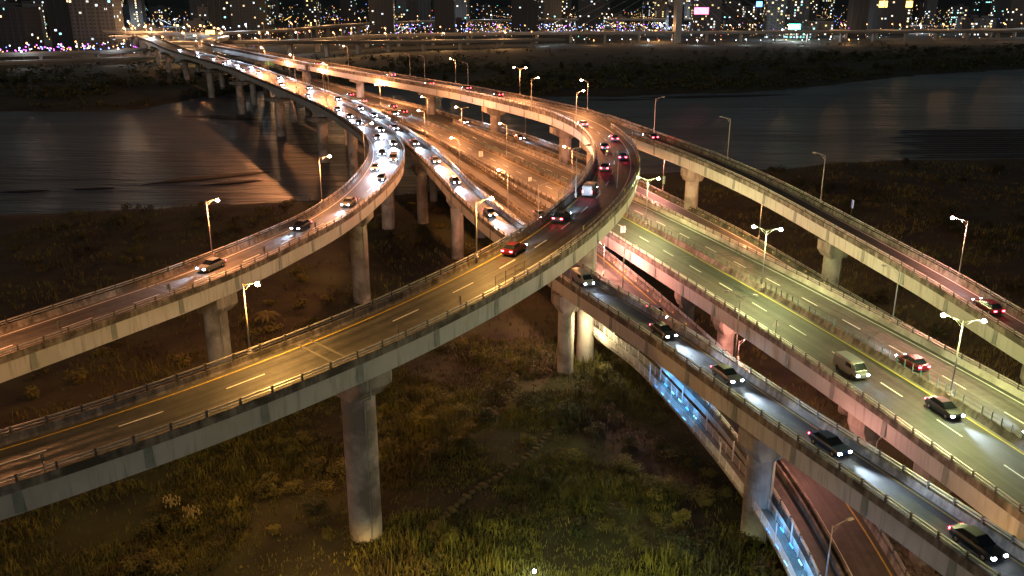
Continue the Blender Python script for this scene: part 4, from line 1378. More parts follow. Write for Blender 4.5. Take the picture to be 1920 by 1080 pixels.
def gantry(base, rz, h, span, boards, label, legs=1):
    root = tag(empty("sign_gantry", base, rz), label, "gantry")
    for k in range(legs):
        mb = MB()
        x = k * span
        mb.tube([(x, 0, -0.5), (x, 0, h)], 0.22, 0.18, 10)
        mb.build("post", "post_steel", root)
    for hh in (h - 0.3, h - 1.7):
        mb = MB()
        mb.tube([(0, 0, hh), (span, 0, hh)], 0.10, 0.10, 8)
        mb.build("beam", "post_steel", root)
    lb = MB()
    for k in range(6):
        u = span * k / 5
        lb.tube([(u, 0, h - 0.3), (u, 0, h - 1.7)], 0.05, 0.05, 6)
    lb.build("lattice", "post_steel", root)
    for u, w_, hh, m_ in boards:
        mb = MB()
        mb.box(u, -0.16, h - 1.0, w_, 0.12, hh)
        p_ = mb.build("sign_board", m_, root)
        if m_ == "sign_green":
            tb = MB()
            for r_ in range(3):
                tb.quad((u - w_ * 0.38, -0.235, h - 0.65 - r_ * 0.5), (u + w_ * 0.3, -0.235, h - 0.65 - r_ * 0.5), (u + w_ * 0.3, -0.235, h - 0.45 - r_ * 0.5), (u - w_ * 0.38, -0.235, h - 0.45 - r_ * 0.5))
            tb.build("lettering", "sign_white", p_)
    return root


gantry((-34.2, 277.0, 16.8), 2.6, 7.0, 5.6, [(2.8, 3.6, 0.9, "sign_back")], "dark cantilever sign gantry over the highway beside the left ramp's bend")
gantry((-92.0, 411.0, 20.0), 2.65, 9.5, 3.0, [(1.6, 1.8, 2.8, "sign_back")], "dark message board mast between the river bridge and the highway")
gantry((-124.0, 512.0, 16.5), 3.4, 8.0, 20.0, [(4.0, 5.4, 2.4, "sign_green"), (12.0, 6.5, 2.4, "sign_green")], "overhead gantry with green direction signs on the far highway", legs=2)

# ------------------------------------------------------------------ footbridge lit by blue strips
FB = [(13.5, 143.0, 5.6, .9, .9), (15.6, 136.0, 5.6, .9, .9), (19.2, 127.0, 5.6, .9, .9), (23.6, 109.5, 5.5, .9, .9), (25.8, 99.5, 5.3, .9, .9), (27.2, 92.0, 5.1, .9, .9), (28.7, 82.8, 4.4, .9, .9), (29.2, 75.6, 3.8, .9, .9), (28.8, 62, 2.8, .9, .9)]
PFB = Path(FB)
fb = tag(empty("footbridge", (0, 0, 0)), "narrow footbridge with white railings and blue light strips beside the slip road", "footbridge")
sweep(PFB, lambda r, t: [(0.9, 0.0), (-0.9, 0.0), (-0.9, -0.35), (0.9, -0.35)], 0, PFB.len).build("deck", "concrete", fb)
_rp = MB()
_rp.box(0, 0, 0.6, 0.08, 0.08, 1.2)
RP_ME = _rp.mesh("railing_post", "sign_white")
_tp = MB()
_tp.box(0, 0, 1.3, 0.12, 0.12, 2.9)
TP_ME = _tp.mesh("canopy_post", "sign_white")
for sg in (-1, 1):
    for hh in (0.25, 0.5, 0.75, 1.0, 1.22):
        sweep(PFB, lambda r, t: [(sg * 0.86 + a, hh + b) for a, b in ((-.025, 0), (.025, 0), (.025, .05), (-.025, .05))], 0, PFB.len).build("railing_bar", "sign_white", fb)
    t = 0.5
    i = 0
    while t < PFB.len:
        x, y, z = PFB.pt(t, sg * 0.86)
        inst("canopy_post" if i % 4 == 0 else "railing_post", TP_ME if i % 4 == 0 else RP_ME, fb, (x, y, z), PFB.heading(t))
        t += 2.0
        i += 1
for s0, s1 in ((PFB.near(21.8, 116.5), PFB.near(24.6, 105.5)), (PFB.near(28.5, 84), PFB.near(29.0, 66))):
    t = s0
    while t < s1:
        for sg in (-1, 1):
            fx = MB()
            fx.box(0, 0, 0, 0.95, 0.07, 0.12)
            x, y, z = PFB.pt(t, sg * 0.78, 0.16 + (0.9 if int(t) % 3 == 0 else 0))
            inst("light_fixture", fx.mesh("light_fixture", "cyan_led" if int(t) % 2 else "blue_led"), fb, (x, y, z), PFB.heading(t))
        t += 2.6
    t = s0
    while t < s1:
        p = PFB.pt(t, 0.2, 1.6)
        light("strip_light", 'POINT', p, 190, (0.08, 0.45, 1.0), fb, 0.3)
        t += 3.5
x, y, z = PFB.pt(1.0, 0, 2.0)
light("strip_light", 'POINT', (13.4, 135.5, 8.4), 4200, (1.0, 0.80, 0.42), fb, 0.2)  # no strip here: bare warm light, raised to brighten the nearby ground

# ------------------------------------------------------------------ ground details
# stepped dirt path
pth = tag(empty("dirt_path", (0, 0, 0)), "worn dirt path with crude earth steps climbing through the weeds", "path")
PP = [(-10, 89.5), (-7.8, 93), (-5.4, 97.0), (0.0, 103.6), (3.0, 108.7), (6.2, 115.8)]
pc = catmull([(x, y, 0.0) for x, y in PP], 1.1)
for i, (a, b) in enumerate(zip(pc[:-1], pc[1:])):
    mb = MB()
    an = atan2(b[1] - a[1], b[0] - a[0])
    mx, my = (a[0] + b[0]) / 2, (a[1] + b[1]) / 2
    mb.box(0, 0, 0, 0.74 + .2 * sin(i * 3.3), 0.9 + 0.45 * sin(i * 2.1), 0.42, tx=0.75, ty=0.85)
    o = mb.build("step", "dirt", pth, loc=(mx, my, ground_z(mx, my) + 0.12))
    o.rotation_euler = (0.09 * sin(i * 1.9), 0.08 * sin(i * 2.7), an + 0.35 * sin(i * 1.3))
# stepping stones by the twin piers
ss = tag(empty("stepping_stones", (0, 0, 0)), "line of pale stepping stones on the ground behind the twin piers", "stones")
for k in range(9):
    x, y = 14.2 + 0.75 * k, 135.6 + 0.75 * k
    mb = MB()
    mb.box(0, 0, 0, 0.62, 1.1, 0.2, tx=0.9, ty=0.92)
    mb.build("stone", "stone_block", ss, loc=(x, y, ground_z(x, y) + 0.12)).rotation_euler = (0, 0, 0.75)
# stone blocks revetment at the lower right
rv = tag(empty("stone_revetment", (0, 0, 0)), "bank of rough stone blocks between slip road and highway at the bottom right", "stone bank")
_sb = MB()
_sb.box(0, 0, 0, 1.25, 0.85, 0.7, tx=0.9, ty=0.88)
SB_ME = _sb.mesh("stone", "stone_block")
for r_ in range(14):
    for c_ in range(5):
        x = 41.0 + c_ * 0.98 + 0.45 * (r_ % 2) + random.uniform(-.08, .08)
        y = 92.0 - r_ * 1.42 + random.uniform(-.1, .1)
        inst("stone", SB_ME, rv, (x, y, 0.35 + c_ * 0.12 + random.uniform(-.07, .07)), rot=(random.uniform(-.08, .08), random.uniform(-.08, .08), pi / 2 + random.uniform(-.1, .1)))


def over_water(x, y):
    return ground_z(x, y) < -0.55


# weeds and long grass: nobody could count it
random.seed(11)
gr = MB()
gb_count = 0


def tuft(mb, x, y, z, h, n, spread, wdt, lean=0.5):
    for _ in range(n):
        a = random.uniform(0, 2 * pi)
        r = random.uniform(0, spread)
        bx, by = x + r * cos(a), y + r * sin(a)
        a2 = random.uniform(0, 2 * pi)
        hh = h * random.uniform(0.6, 1.15)
        lx, ly = cos(a2) * hh * lean * random.uniform(.3, 1), sin(a2) * hh * lean * random.uniform(.3, 1)
        px, py = -sin(a2) * wdt, cos(a2) * wdt
        mb.quad((bx - px, by - py, z - 0.05), (bx + px, by + py, z - 0.05), (bx + px * .8 + lx * .45, by + py * .8 + ly * .45, z + hh * .65), (bx - px * .8 + lx * .45, by - py * .8 + ly * .45, z + hh * .65))
        mb.tri((bx - px * .8 + lx * .45, by - py * .8 + ly * .45, z + hh * .65), (bx + px * .8 + lx * .45, by + py * .8 + ly * .45, z + hh * .65), (bx + lx, by + ly, z + hh))


ZONES = [((-45, 40), (76, 150), 30000, 0.55), ((-75, 95), (58, 150), 12000, 1.0), ((-130, 150), (150, 280), 9000, 1.2), ((-60, 20), (58, 100), 6000, 0.8), ((60, 190), (120, 330), 6000, 1.3)]
for (x0, x1), (y0, y1), n, hh in ZONES:
    for _ in range(n):
        x, y = random.uniform(x0, x1), random.uniform(y0, y1)
        if over_water(x, y):
            continue
        d = mnoise.noise(Vector((x * 0.06, y * 0.06, 9)))
        if d < -0.12 and random.random() < 0.85:
            continue
        if min((x - a[0])**2 + (y - a[1])**2 for a in pc) < 1.0:
            continue
        tuft(gr, x, y, ground_z(x, y), hh * (0.75 + 0.5 * d + random.uniform(-.2, .3)), 4, 0.7, 0.055, 0.9)
for _ in range(420):                      # taller reed clumps
    x, y = random.uniform(-48, 40), random.uniform(78, 150)
    if mnoise.noise(Vector((x * 0.06, y * 0.06, 9))) > -0.05:
        tuft(gr, x, y, ground_z(x, y), random.uniform(1.3, 2.3), 26, random.uniform(.6, 1.3), 0.06, 0.55)
tag(gr.build("grass", "foliage"), "rough weeds and long grass covering the dark ground", "grass", kind="stuff")


th_ = MB()
random.seed(15)
for _ in range(5200):
    x = random.uniform(-560, 800)
    base = interp(FAR_SHORE, x)
    y = base + 6 + abs(random.gauss(0, 1)) * 130
    if y > 1130 or over_water(x, y):
        continue
    if mnoise.noise(Vector((x * .012, y * .02, 4))) < -0.12:
        continue
    R_, H_ = random.uniform(1.5, 4.0), random.uniform(1.5, 4.5)
    z = ground_z(x, y)
    for k in range(9):
        a, e = random.uniform(0, 2 * pi), random.uniform(0, 1)
        p = Vector((x + R_ * random.uniform(-1, 1), y + R_ * random.uniform(-1, 1), z + H_ * random.uniform(.1, 1)))
        d1 = Vector((cos(a), sin(a), random.uniform(-.5, .5))) * random.uniform(.6, 1.5)
        d2 = Vector((-sin(a) * .4, cos(a) * .4, .9)) * random.uniform(.4, 1.0)
        th_.quad(tuple(p - d1), tuple(p + d2), tuple(p + d1), tuple(p - d2))
tag(th_.build("thicket", "foliage_dark"), "dark scrub covering the far riverbanks as one mass", "scrub", kind="stuff")


# shrubs: many small leaves through an uneven crown
def shrub_mesh(seed, R, H, n, mat_, leaf=0.22):
    random.seed(seed)
    mb = MB()
    lobes = [(random.uniform(-.55, .55) * R, random.uniform(-.55, .55) * R, random.uniform(.35, .8) * H, random.uniform(.35, .6)) for _ in range(9)]
    for _ in range(n):
        cx, cy, cz, k = random.choice(lobes)
        v = Vector((random.gauss(0, 1), random.gauss(0, 1), random.gauss(0, 1)))
        v.normalize()
        v *= random.uniform(.55, 1.05)
        p = Vector((cx + v.x * R * k, cy + v.y * R * k, max(0.05, cz + v.z * H * k * .75)))
        a = random.uniform(0, 2 * pi)
        e = random.uniform(-.9, .9)
        d1 = Vector((cos(a) * cos(e), sin(a) * cos(e), sin(e))) * leaf * random.uniform(.7, 1.5)
        d2 = Vector((-sin(a), cos(a), random.uniform(-.4, .4))) * leaf * .5
        mb.quad(tuple(p - d1), tuple(p + d2), tuple(p + d1), tuple(p - d2))
    return mb.mesh("crown", mat_)


def stem_mesh(seed, R, H):
    random.seed(seed)
    mb = MB()
    for k in range(5):
        a = random.uniform(0, 2 * pi)
        mb.tube([(0, 0, -0.2), (cos(a) * R * .2, sin(a) * R * .2, H * .4), (cos(a) * R * .5, sin(a) * R * .5, H * .75)], 0.07, 0.03, 5)
    return mb.mesh("stem", "bark")


SHRUBS = [(shrub_mesh(20 + k, 1.5 + .3 * k, 1.7 + .35 * (k % 3), 650, "foliage" if k % 2 else "foliage_dark"), stem_mesh(40 + k, 1.5 + .3 * k, 1.7 + .35 * (k % 3))) for k in range(5)]
random.seed(5)


def put_shrub(x, y, kinds, sc_, label, group, name="shrub"):
    me, st = random.choice(kinds)
    root = tag(empty(name, (x, y, ground_z(x, y)), random.uniform(0, 6.28)), label, "shrub" if name == "shrub" else "tree", group)
    root.scale = (sc_, sc_, sc_ * random.uniform(.85, 1.15))
    inst("crown", me, root, (0, 0, 0))
    inst("stem" if name == "shrub" else "trunk", st, root, (0, 0, 0))
    return root


sp = [(8, 118.5, "just left of the twin piers' foot"), (2.5, 122, "halfway between the twin piers and the foreground ramp"), (-3.5, 117.5, "in the shade under the foreground ramp's middle"),
      (11.5, 113, "below the twin piers"), (14.5, 104, "left of the footbridge's blue lit stretch"), (17.5, 97, "below the footbridge's first blue stretch"), (12.5, 92.5, "right of the path's upper steps"),
      (8.0, 88.5, "right of the small white light"), (-7.5, 108.5, "above the dirt path's top end"), (-12.5, 115, "right of the foreground pier's cap"), (16.5, 110, "beside the stepping stones"),
      (20, 91, "left of the dark capped pier"), (19, 84, "nearest the bottom edge right of the white light"), (-24, 93, "left of the foreground pier's shaft"), (-31, 97, "right of the flower clumps"), (4.5, 99.5, "beside the dirt path's middle")]
for i, (x, y, where) in enumerate(sp):
    put_shrub(x, y, SHRUBS, random.uniform(.7, 1.1), "leafy shrub on the rough ground, " + where, "shrubs on the lit ground between the viaducts")


def leaf_blob(mb, x, y, R, H, n, leaf):
    z = ground_z(x, y)
    lobes = [(x + random.uniform(-.5, .5) * R, y + random.uniform(-.5, .5) * R, z + random.uniform(.3, .75) * H, random.uniform(.35, .6)) for _ in range(6)]
    for _ in range(n):
        cx, cy, cz, k = random.choice(lobes)
        v = Vector((random.gauss(0, 1), random.gauss(0, 1), random.gauss(0, 1))).normalized() * random.uniform(.55, 1.05)
        p = Vector((cx + v.x * R * k, cy + v.y * R * k, max(z + .05, cz + v.z * H * k * .75)))
        a, e = random.uniform(0, 2 * pi), random.uniform(-.9, .9)
        d1 = Vector((cos(a) * cos(e), sin(a) * cos(e), sin(e))) * leaf * random.uniform(.7, 1.5)
        d2 = Vector((-sin(a), cos(a), random.uniform(-.4, .4))) * leaf * .5
        mb.quad(tuple(p - d1), tuple(p + d2), tuple(p + d1), tuple(p - d2))


ug = MB()
for i in range(150):                      # undergrowth that melts into one dark mass
    x, y = random.uniform(-125, 8), random.uniform(105, 262)
    if over_water(x, y):
        continue
    leaf_blob(ug, x, y, random.uniform(1.2, 2.6), random.uniform(1.0, 2.6), 260, 0.24)
for i in range(230):
    x, y = random.uniform(-45, 36), random.uniform(80, 142)
    if mnoise.noise(Vector((x * 0.07, y * 0.07, 21))) < -0.08 or min((x - a[0])**2 + (y - a[1])**2 for a in pc) < 5.0:
        continue
    leaf_blob(ug, x, y, random.uniform(.9, 2.3), random.uniform(.8, 2.0), 300, 0.16)
tag(ug.build("undergrowth", "foliage"), "low tangled undergrowth on the ground between the viaducts", "undergrowth", kind="stuff")
ug = MB()
for i in range(110):
    x, y = random.uniform(72, 200), random.uniform(140, 325)
    if over_water(x, y) or over_water(x, y + 6):
        continue
    leaf_blob(ug, x, y, random.uniform(1.6, 3.2), random.uniform(1.5, 4.0), 320, 0.30)
for i in range(90):
    x = random.uniform(-420, 650)
    y = interp(FAR_SHORE, x) + random.uniform(15, 220)
    leaf_blob(ug, x, y, random.uniform(3, 5.5), random.uniform(3.5, 7), 260, 0.7)
tag(ug.build("thicket", "foliage_dark"), "dark thickets of trees and scrub along both riverbanks", "thicket", kind="stuff")
put_shrub(27.0, 79.0, SHRUBS, 1.25, "grey green bush at the foot of the dark capped pier", None)

# two flowering clumps and a banana plant
for lab, (x, y) in (("clump of pale yellow flower heads, left of two at lower left", (-41.0, 92.2)), ("clump of pale yellow flower heads, right of two at lower left", (-37.8, 90.2))):
    root = tag(empty("flower_clump", (x, y, ground_z(x, y))), lab, "plant")
    random.seed(int(x * 10))
    st, hd = MB(), MB()
    for k in range(46):
        a, r = random.uniform(0, 6.28), random.uniform(0, 1.1)
        h = random.uniform(1.3, 2.3)
        bx, by = r * cos(a) * .5, r * sin(a) * .5
        st.tube([(bx, by, 0), (r * cos(a), r * sin(a), h)], 0.02, 0.015, 4)
        hd.ball((r * cos(a), r * sin(a), h + .12), 0.09, 6, 4, sz=2.2)
    st.build("stem", "foliage", root)
    hd.build("flower_heads", "flower_heads", root)
root = tag(empty("banana_plant", (-47.2, 158, ground_z(-47.2, 158))), "wide leaved banana plant below the left ramp's near girder", "plant")
mb = MB()
mb.tube([(0, 0, -.3), (0, 0, 2.2)], 0.22, 0.14, 8)
mb.build("stem", "bark", root)
for k in range(11):
    a = k * 2.4
    lf = MB()
    pv = None
    for j in range(6):
        u = j / 5
        c_ = Vector((cos(a) * 3.0 * u, sin(a) * 3.0 * u, 2.0 + 1.7 * u - 2.3 * u * u))
        wv = Vector((-sin(a), cos(a), 0)) * (0.42 * sin(pi * min(1, u * .9 + .08)) + .03)
        cur = (tuple(c_ - wv + Vector((0, 0, -.12))), tuple(c_), tuple(c_ + wv + Vector((0, 0, -.12))))
        if pv:
            lf.quad(pv[0], cur[0], cur[1], pv[1])
            lf.quad(pv[1], cur[1], cur[2], pv[2])
        pv = cur
    lf.build("leaf", "foliage", root)

# small white ground light at the bottom edge
root = tag(empty("ground_light", (2.4, 80.3, ground_z(2.4, 80.3))), "small bright white light standing in the weeds at the bottom edge", "lamp")
mb = MB()
mb.tube([(0, 0, -.3), (0, 0, 1.0)], 0.05, 0.05, 8)
mb.build("post", "post_steel", root)
mb = MB()
mb.ball((0, 0, 1.1), 0.20, 10, 6)
mb.build("bulb", "white_bulb", root)
light("lamp_light", 'POINT', (0, 0, 1.5), 180, (0.9, 1.0, 0.75), root, 0.2)

# ------------------------------------------------------------------ far roads
def far_road(ctrl, label, piers=True, name="far_viaduct", gap=45):
    P = Path(ctrl, 14.0)
    root = tag(empty(name), label, "viaduct")
    sweep(P, lambda r, t: [(r[3], 0), (-r[4], 0), (-r[4], -.3), (r[3], -.3)], 0, P.len, step=14).build("deck", "asphalt", root)
    sweep(P, lambda r, t: [(r[3] - .5, -.32), (-r[4] + .5, -.32), (-r[4] + 1.5, -2.2), (r[3] - 1.5, -2.2)], 0, P.len, step=14).build("girder", "far_concrete", root)
    for sg, ix in ((1, 3), (-1, 4)):
        q = [(0.0, -0.6), (0.3, -0.6), (0.3, 1.1), (0.0, 1.1)]
        sweep(P, lambda r, t: [(sg * (r[ix] + a), h) for a, h in (q if sg > 0 else q[::-1])], 0, P.len, step=14).build("parapet", "far_concrete", root)
    if piers:
        t = gap / 2
        while t < P.len:
            x, y, z = P.pt(t, 0, -2.2)
            zg = ground_z(x, y) - 1
            if z - zg > 2:
                mb = MB()
                mb.box(0, 0, (z - zg) / 2, 2.4, 5.0, z - zg)
                mb.build("pier", "far_concrete", root, loc=(x, y, zg)).rotation_euler = (0, 0, P.heading(t))
            t += gap
    return root, P


FARS = [
    ([(-640, 700, 12, 6, 6), (-438, 777, 12, 6, 6), (-369, 806, 12, 6, 6), (-332, 850, 13, 6, 6), (-300, 905, 14, 6, 6), (-250, 960, 15, 6, 6)], "orange lit viaduct along the far left bank, upper of two"),
    ([(-640, 690, 6, 5, 5), (-436, 760, 6, 5, 5), (-328, 822, 6, 5, 5), (-240, 880, 6, 5, 5)], "orange lit road along the far left bank, lower of two"),
    ([(-420, 960, 18, 7, 7), (-344, 1055, 18, 7, 7), (-291, 1135, 18, 7, 7), (-249, 1337, 18, 7, 7), (-142, 1526, 18, 7, 7), (60, 1640, 18, 7, 7), (400, 1660, 18, 7, 7)], "curving flyover in the far interchange, top left of the city"),
    ([(-330, 830, 15, 7, 7), (-279, 882, 14, 7, 7), (-226, 965, 14, 7, 7), (-164, 1080, 14, 8, 8), (0, 1156, 14, 8, 8), (215, 1189, 14, 8, 8), (450, 1207, 14, 8, 8), (760, 1260, 14, 8, 8), (1100, 1400, 14, 8, 8)], "long low bridge crossing the far bank past the pylon"),
    ([(-300, 800, 20, 6, 6), (-220, 860, 18, 6, 6), (-120, 990, 12, 6, 6), (60, 1080, 10, 6, 6)], "looping flyover above the far end of the high ramp"),
    ([(-252, 770, 24, 5, 5), (-262, 830, 23, 5, 5), (-300, 900, 22, 5, 5), (-360, 960, 22, 5, 5), (-460, 1010, 22, 5, 5)], "far flyover carrying the high ramp into the city"),
    ([(-350, 878, 20, 6, 6), (-400, 985, 19, 6, 6), (-440, 1120, 18, 6, 6)], "far viaduct carrying the river bridge into the city"),
    ([(450, 1290, 12, 7, 7), (700, 1330, 12, 7, 7), (1000, 1480, 12, 7, 7)], "lit embankment road at the far right"),
]
FP = [far_road(c_, l_) for c_, l_ in FARS]

# far street lamps: every one its own object, a pole with a glowing head
_fl = MB()
_fl.box(0, 0, 4.5, 0.25, 0.25, 9.0)
_fl.box(0.9, 0, 9.0, 1.8, 0.18, 0.18)
FLP = _fl.mesh("pole", "pole_paint")
FLB = {}
for k_, m_ in (("warm", "far_bulb_warm"), ("white", "far_bulb_white"), ("blue", "far_bulb_blue"), ("magenta", "far_bulb_magenta"), ("red", "far_bulb_red"), ("green", "far_bulb_green")):
    mb = MB()
    mb.ball((1.7, 0, 8.8), 0.75, 8, 5)
    FLB[k_] = mb.mesh("bulb", m_)


def far_lamp(x, y, z, kind, label, group, power=0, sc_=1.0):
    root = tag(empty("street_lamp", (x, y, z), random.uniform(2.5, 3.6)), label, "street lamp", group)
    root.scale = (sc_, sc_, sc_)
    inst("pole", FLP, root, (0, 0, 0))
    inst("bulb", FLB[kind], root, (0, 0, 0))
    if power:
        light("lamp_light", 'POINT', (1.7, 0, 7.6), power, (1.0, 0.52, 0.22) if kind == "warm" else (0.8, 0.9, 1.0), root, 0.8)
    return root


random.seed(21)
for (root, P), (c_, l_) in zip(FP, FARS):
    t = 12.0
    i = 0
    while t < P.len:
        row = P.at(t)[0]
        x, y, z = P.pt(t, (row[3] - .4) * (1 if i % 2 else -1), 0)
        far_lamp(x, y, z, "warm" if random.random() < .85 else "white", "tiny street lamp on the " + l_, "lamps on the " + l_, (7000 if "left bank" in l_ else 18000 if "long low" in l_ or "right" in l_ else 55000) if i % 2 == 0 else 0)
        t += 38
        i += 1
# lamps of the riverside park below the long bridge
for i in range(27):
    x = 27 + i * 15.5 + random.uniform(-4, 4)
    far_lamp(x, 1120 + random.uniform(-14, 20), 0.5, "white" if i % 5 else "warm", "small lamp in the row along the far riverside park", "lamps of the riverside park", 9000 if i % 4 == 1 else 0, 0.8)

# low light points scattered between the far buildings: a mass nobody could count
random.seed(33)
pools = {k: MB() for k in ("far_bulb_warm", "far_bulb_white", "far_bulb_blue", "far_bulb_magenta", "far_bulb_red", "far_bulb_green", "neon_amber")}
for i in range(1500):
    band = random.random()
    x = random.uniform(-1, 1)
    y = random.choice([random.uniform(980, 1350), random.uniform(1250, 1900), random.uniform(1700, 3000)])
    xx = x * y * 0.62
    z = abs(random.gauss(0, 1)) * 9 + 2
    if y > 1700:
        z += random.uniform(0, 22)
    side = xx / y
    if y < 1250 and -0.05 < side < 0.6 and y < 1215:
        continue
    k = random.choices(list(pools), [7, 4, 1.0, 0.4, .5, .3, 3])[0]
    if side < -0.35 and random.random() < 0.6:
        if random.random() < .6:
            continue
    r = random.uniform(0.22, 0.55) * (y / 1500)**.7
    pools[k].ball((xx, y, z), r, 5, 3)
for st_ in range(80):                    # avenues: lamps strung in rows
    y0 = random.uniform(1230, 2300)
    x0 = random.uniform(-.6, .55) * y0
    a = random.choice([random.uniform(-.12, .12), random.uniform(-.12, .12), random.uniform(.9, 2.2)])
    k = random.choices(["far_bulb_warm", "far_bulb_white", "neon_amber", "far_bulb_blue"], [5, 3, 3, .6])[0]
    hz = random.uniform(5, 12)
    for j in range(random.randint(9, 22)):
        pools[k].ball((x0 + cos(a) * j * 17, y0 + sin(a) * j * 26, hz + random.uniform(-.5, .5)), random.uniform(.28, .5) * (y0 / 1500)**.6, 5, 3)
# a bright street of lights across the middle
for i in range(420):
    u = random.random()
    xx, y = -260 + 560 * u + random.gauss(0, 8), 1430 + 90 * u + random.gauss(0, 22)
    pools[random.choices(["far_bulb_white", "far_bulb_blue", "far_bulb_magenta", "far_bulb_warm"], [5, 2.0, 1, 2])[0]].ball((xx, y, random.uniform(3, 16)), random.uniform(.3, .8), 5, 3)
for i in range(240):
    u = random.random()
    pools[random.choices(["far_bulb_magenta", "far_bulb_white", "far_bulb_blue", "far_bulb_warm"], [3.2, 2, 2.5, 2])[0]].ball((-560 + 290 * u, 930 + 40 * u + random.gauss(0, 10), random.uniform(3, 12)), random.uniform(.4, .8), 5, 3)
for k, mb in pools.items():
    tag(mb.build("city_lights", k), "countless small coloured lights between the far buildings", "city lights", kind="stuff")

# ------------------------------------------------------------------ city
random.seed(44)
FAC = ["facade_sparse", "facade_mixed", "facade_busy", "facade_dark", "facade_columns"]


def building(x, y, w_, d_, h, fac, label, group, crown=True):
    root = tag(empty("apartment_building" if h > 30 else "low_building", (x, y, 0.3), random.uniform(-.12, .12)), label, "building", group)
    mb = MB()
    mb.box(0, 0, h / 2 - 1, w_, d_, h + 2)
    mb.build("wall", fac, root)
    # vertical piers break the facade
    n = max(2, int(w_ // 7))
    pb = MB()
    for k in range(n + 1):
        pb.box(-w_ / 2 + w_ * k / n, -d_ / 2 - .25, h / 2, 0.8, 0.5, h)
    pb.build("facade_pier", "far_wall", root)
    rb = MB()
    rb.box(0, 0, h + .6, w_ * 1.03, d_ * 1.03, 1.2)
    rf = rb.build("roof", "far_wall", root)
    if crown:
        tb = MB()
        tb.box(w_ * .1, 0, h + 3, w_ * .35, d_ * .4, 4)
        tb.build("stair_tower", "far_wall", rf)
    return root


BLD = []
for i in range(150):
    y = random.uniform(1300, 2600)
    x = random.uniform(-.62, .62) * y
    BLD.append((x, y))
for (x, y) in BLD:
    side = x / y
    where = "far left skyline" if side < -.3 else "left of the skyline's middle" if side < -.02 else "mid skyline" if side < .28 else "far right skyline"
    h = random.choice([18, 24, 36, 48, 60, 75, 90, 110]) * random.uniform(.85, 1.15)
    f = random.choices(FAC, [3, 2.4, .7, 3, 1] if side < -.05 else [3, 4, 1.2, 1.5, 2])[0]
    tall = "tall" if h > 55 else "mid height" if h > 30 else "low"
    look = {"facade_sparse": "a few lit windows", "facade_mixed": "scattered warm windows", "facade_busy": "many lit windows", "facade_dark": "nearly dark windows", "facade_columns": "lit window columns"}[f]
    building(x, y, random.uniform(18, 42), random.uniform(15, 28), h, f, f"{tall} building with {look}, {where}", f"{tall} buildings with {look}, {where}")
# named blocks near the top edge
for x, y, w_, d_, h, f, lab in [
        (-560, 1020, 60, 30, 46, "facade_dark", "broad dark block at the top left corner beyond the riverbank road"),
        (-505, 1050, 34, 28, 95, "facade_dark", "tall dark slab second from the top left corner"),
        (-455, 1010, 46, 26, 58, "facade_sparse", "dark office block with teal lit windows near the top left"),
        (-395, 1000, 20, 18, 24, "facade_dark", "small block with a pale framed front left of the river bridge's far end"),
        (-372, 1300, 40, 30, 120, "facade_sparse", "tall dark tower above the far end of the river bridge"),
        (20, 1500, 34, 26, 130, "facade_busy", "brightly lit tower in the top middle"),
        (290, 1380, 40, 26, 90, "facade_mixed", "brown tower block right of the pylon"),
        (430, 1420, 46, 26, 110, "facade_busy", "tower block with yellow lit columns right of the pylon"),
        (560, 1400, 60, 30, 80, "facade_dark", "dark block with orange lit podium at the right")]:
    building(x, y, w_, d_, h, f, lab, None)
# lamp masts added among the buildings to brighten the far facades
random.seed(52)
for i in range(34):
    y = random.uniform(1180, 1900)
    x = random.uniform(-.6, .62) * y
    far_lamp(x, y, 0.5, random.choice(["warm", "white", "white"]), "tall lamp mast added to brighten the far facades", "lamp masts added among the far buildings", 60000, 1.6)


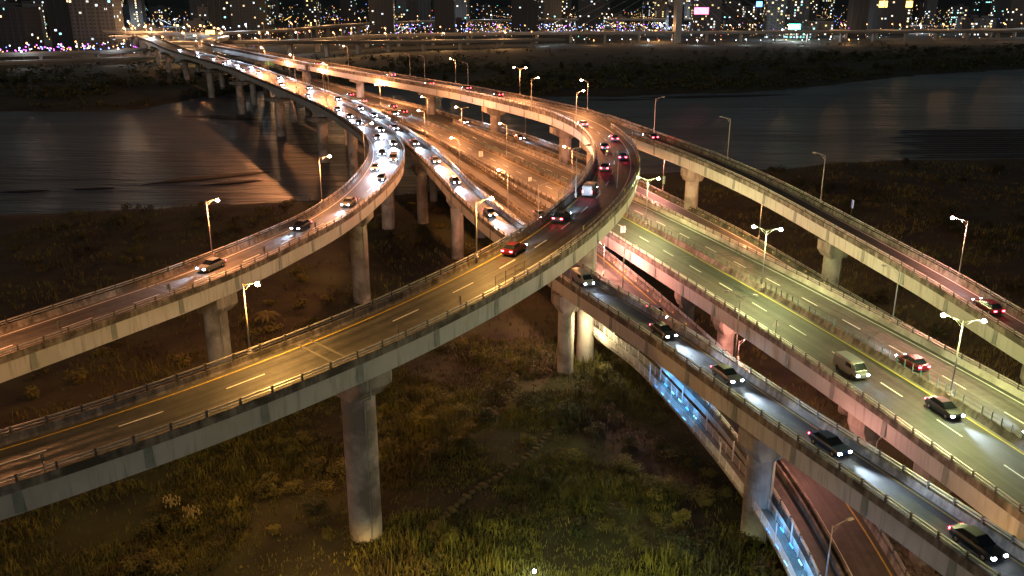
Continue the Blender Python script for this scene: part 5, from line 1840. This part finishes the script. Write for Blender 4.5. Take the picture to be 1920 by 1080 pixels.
def neon(x, y, z, w_, h_, m_, label):
    root = tag(empty("rooftop_sign", (x, y, z)), label, "sign")
    mb = MB()
    mb.box(0, 0, h_ / 2, w_, 0.6, h_)
    mb.build("sign_face", m_, root)
    for u in (-.35, .35):
        mb = MB()
        mb.box(w_ * u, 0.8, -4, 0.5, 0.5, 10)
        mb.build("support", "post_steel", root)
    return root


neon(265, 1290, 34, 20, 9, "neon_pink", "glowing pink billboard right of the pylon")
neon(385, 1250, 15, 16, 7, "neon_green", "glowing teal sign above the long bridge")
neon(500, 1330, 45, 11, 8, "neon_white", "glowing white sign high at the right of the city")
neon(345, 1290, 44, 8, 7, "neon_blue", "small glowing blue sign high right of the pylon")
neon(-300, 910, 22, 9, 4.5, "neon_amber", "glowing yellow green sign over the far interchange")
for k in range(2):
    neon(560 + 30 * k, 1385, 42, 20, 9, "neon_amber", f"amber lit shop storey at the upper right, {'left' if k == 0 else 'right'} one")

# cable stayed pylon
py = tag(empty("bridge_pylon", (213, 1184, 0)), "dark bridge pylon rising out of the top of the picture with stay cables", "pylon")
for sx in (-1, 1):
    mb = MB()
    mb.box(0, sx * 9.5, 55, 8.0, 3.5, 115, tx=0.7, ty=0.8)
    mb.build("leg", "far_concrete", py)
mb = MB()
mb.box(0, 0, 11, 6.5, 19, 2.4)
mb.box(0, 0, 75, 5.5, 18, 4)
mb.build("cross_beam", "far_concrete", py)
for sg in (-1, 1):
    for k in range(8):
        mb = MB()
        mb.tube([(0, -9, 60 + k * 6), (sg * (28 + k * 22), -8.6 + abs(28 + k * 22) * .08 * (1 if sg > 0 else -.4), 15)], 0.16, 0.16, 5)
        mb.build("stay_cable", "far_concrete", py)

# hills that close the view
hb = MB()
N = 60
for i in range(N + 1):
    x = -4500 + 9000 * i / N
    h = 60 + 60 * mnoise.noise(Vector((i * .17, 0, 0))) + 40 * mnoise.noise(Vector((i * .5, 2, 0)))
    for (yy, zz) in ((4200, -5), (4600, h * .6 + 20), (5000, h + 40), (5600, -5)):
        hb.v.append((x, yy, zz))
for i in range(N):
    for j in range(3):
        k = i * 4 + j
        hb.f.append((k, k + 4, k + 5, k + 1))
        hb.mi.append(0)
tag(hb.build("hills", "hill", smooth=True), kind="structure")
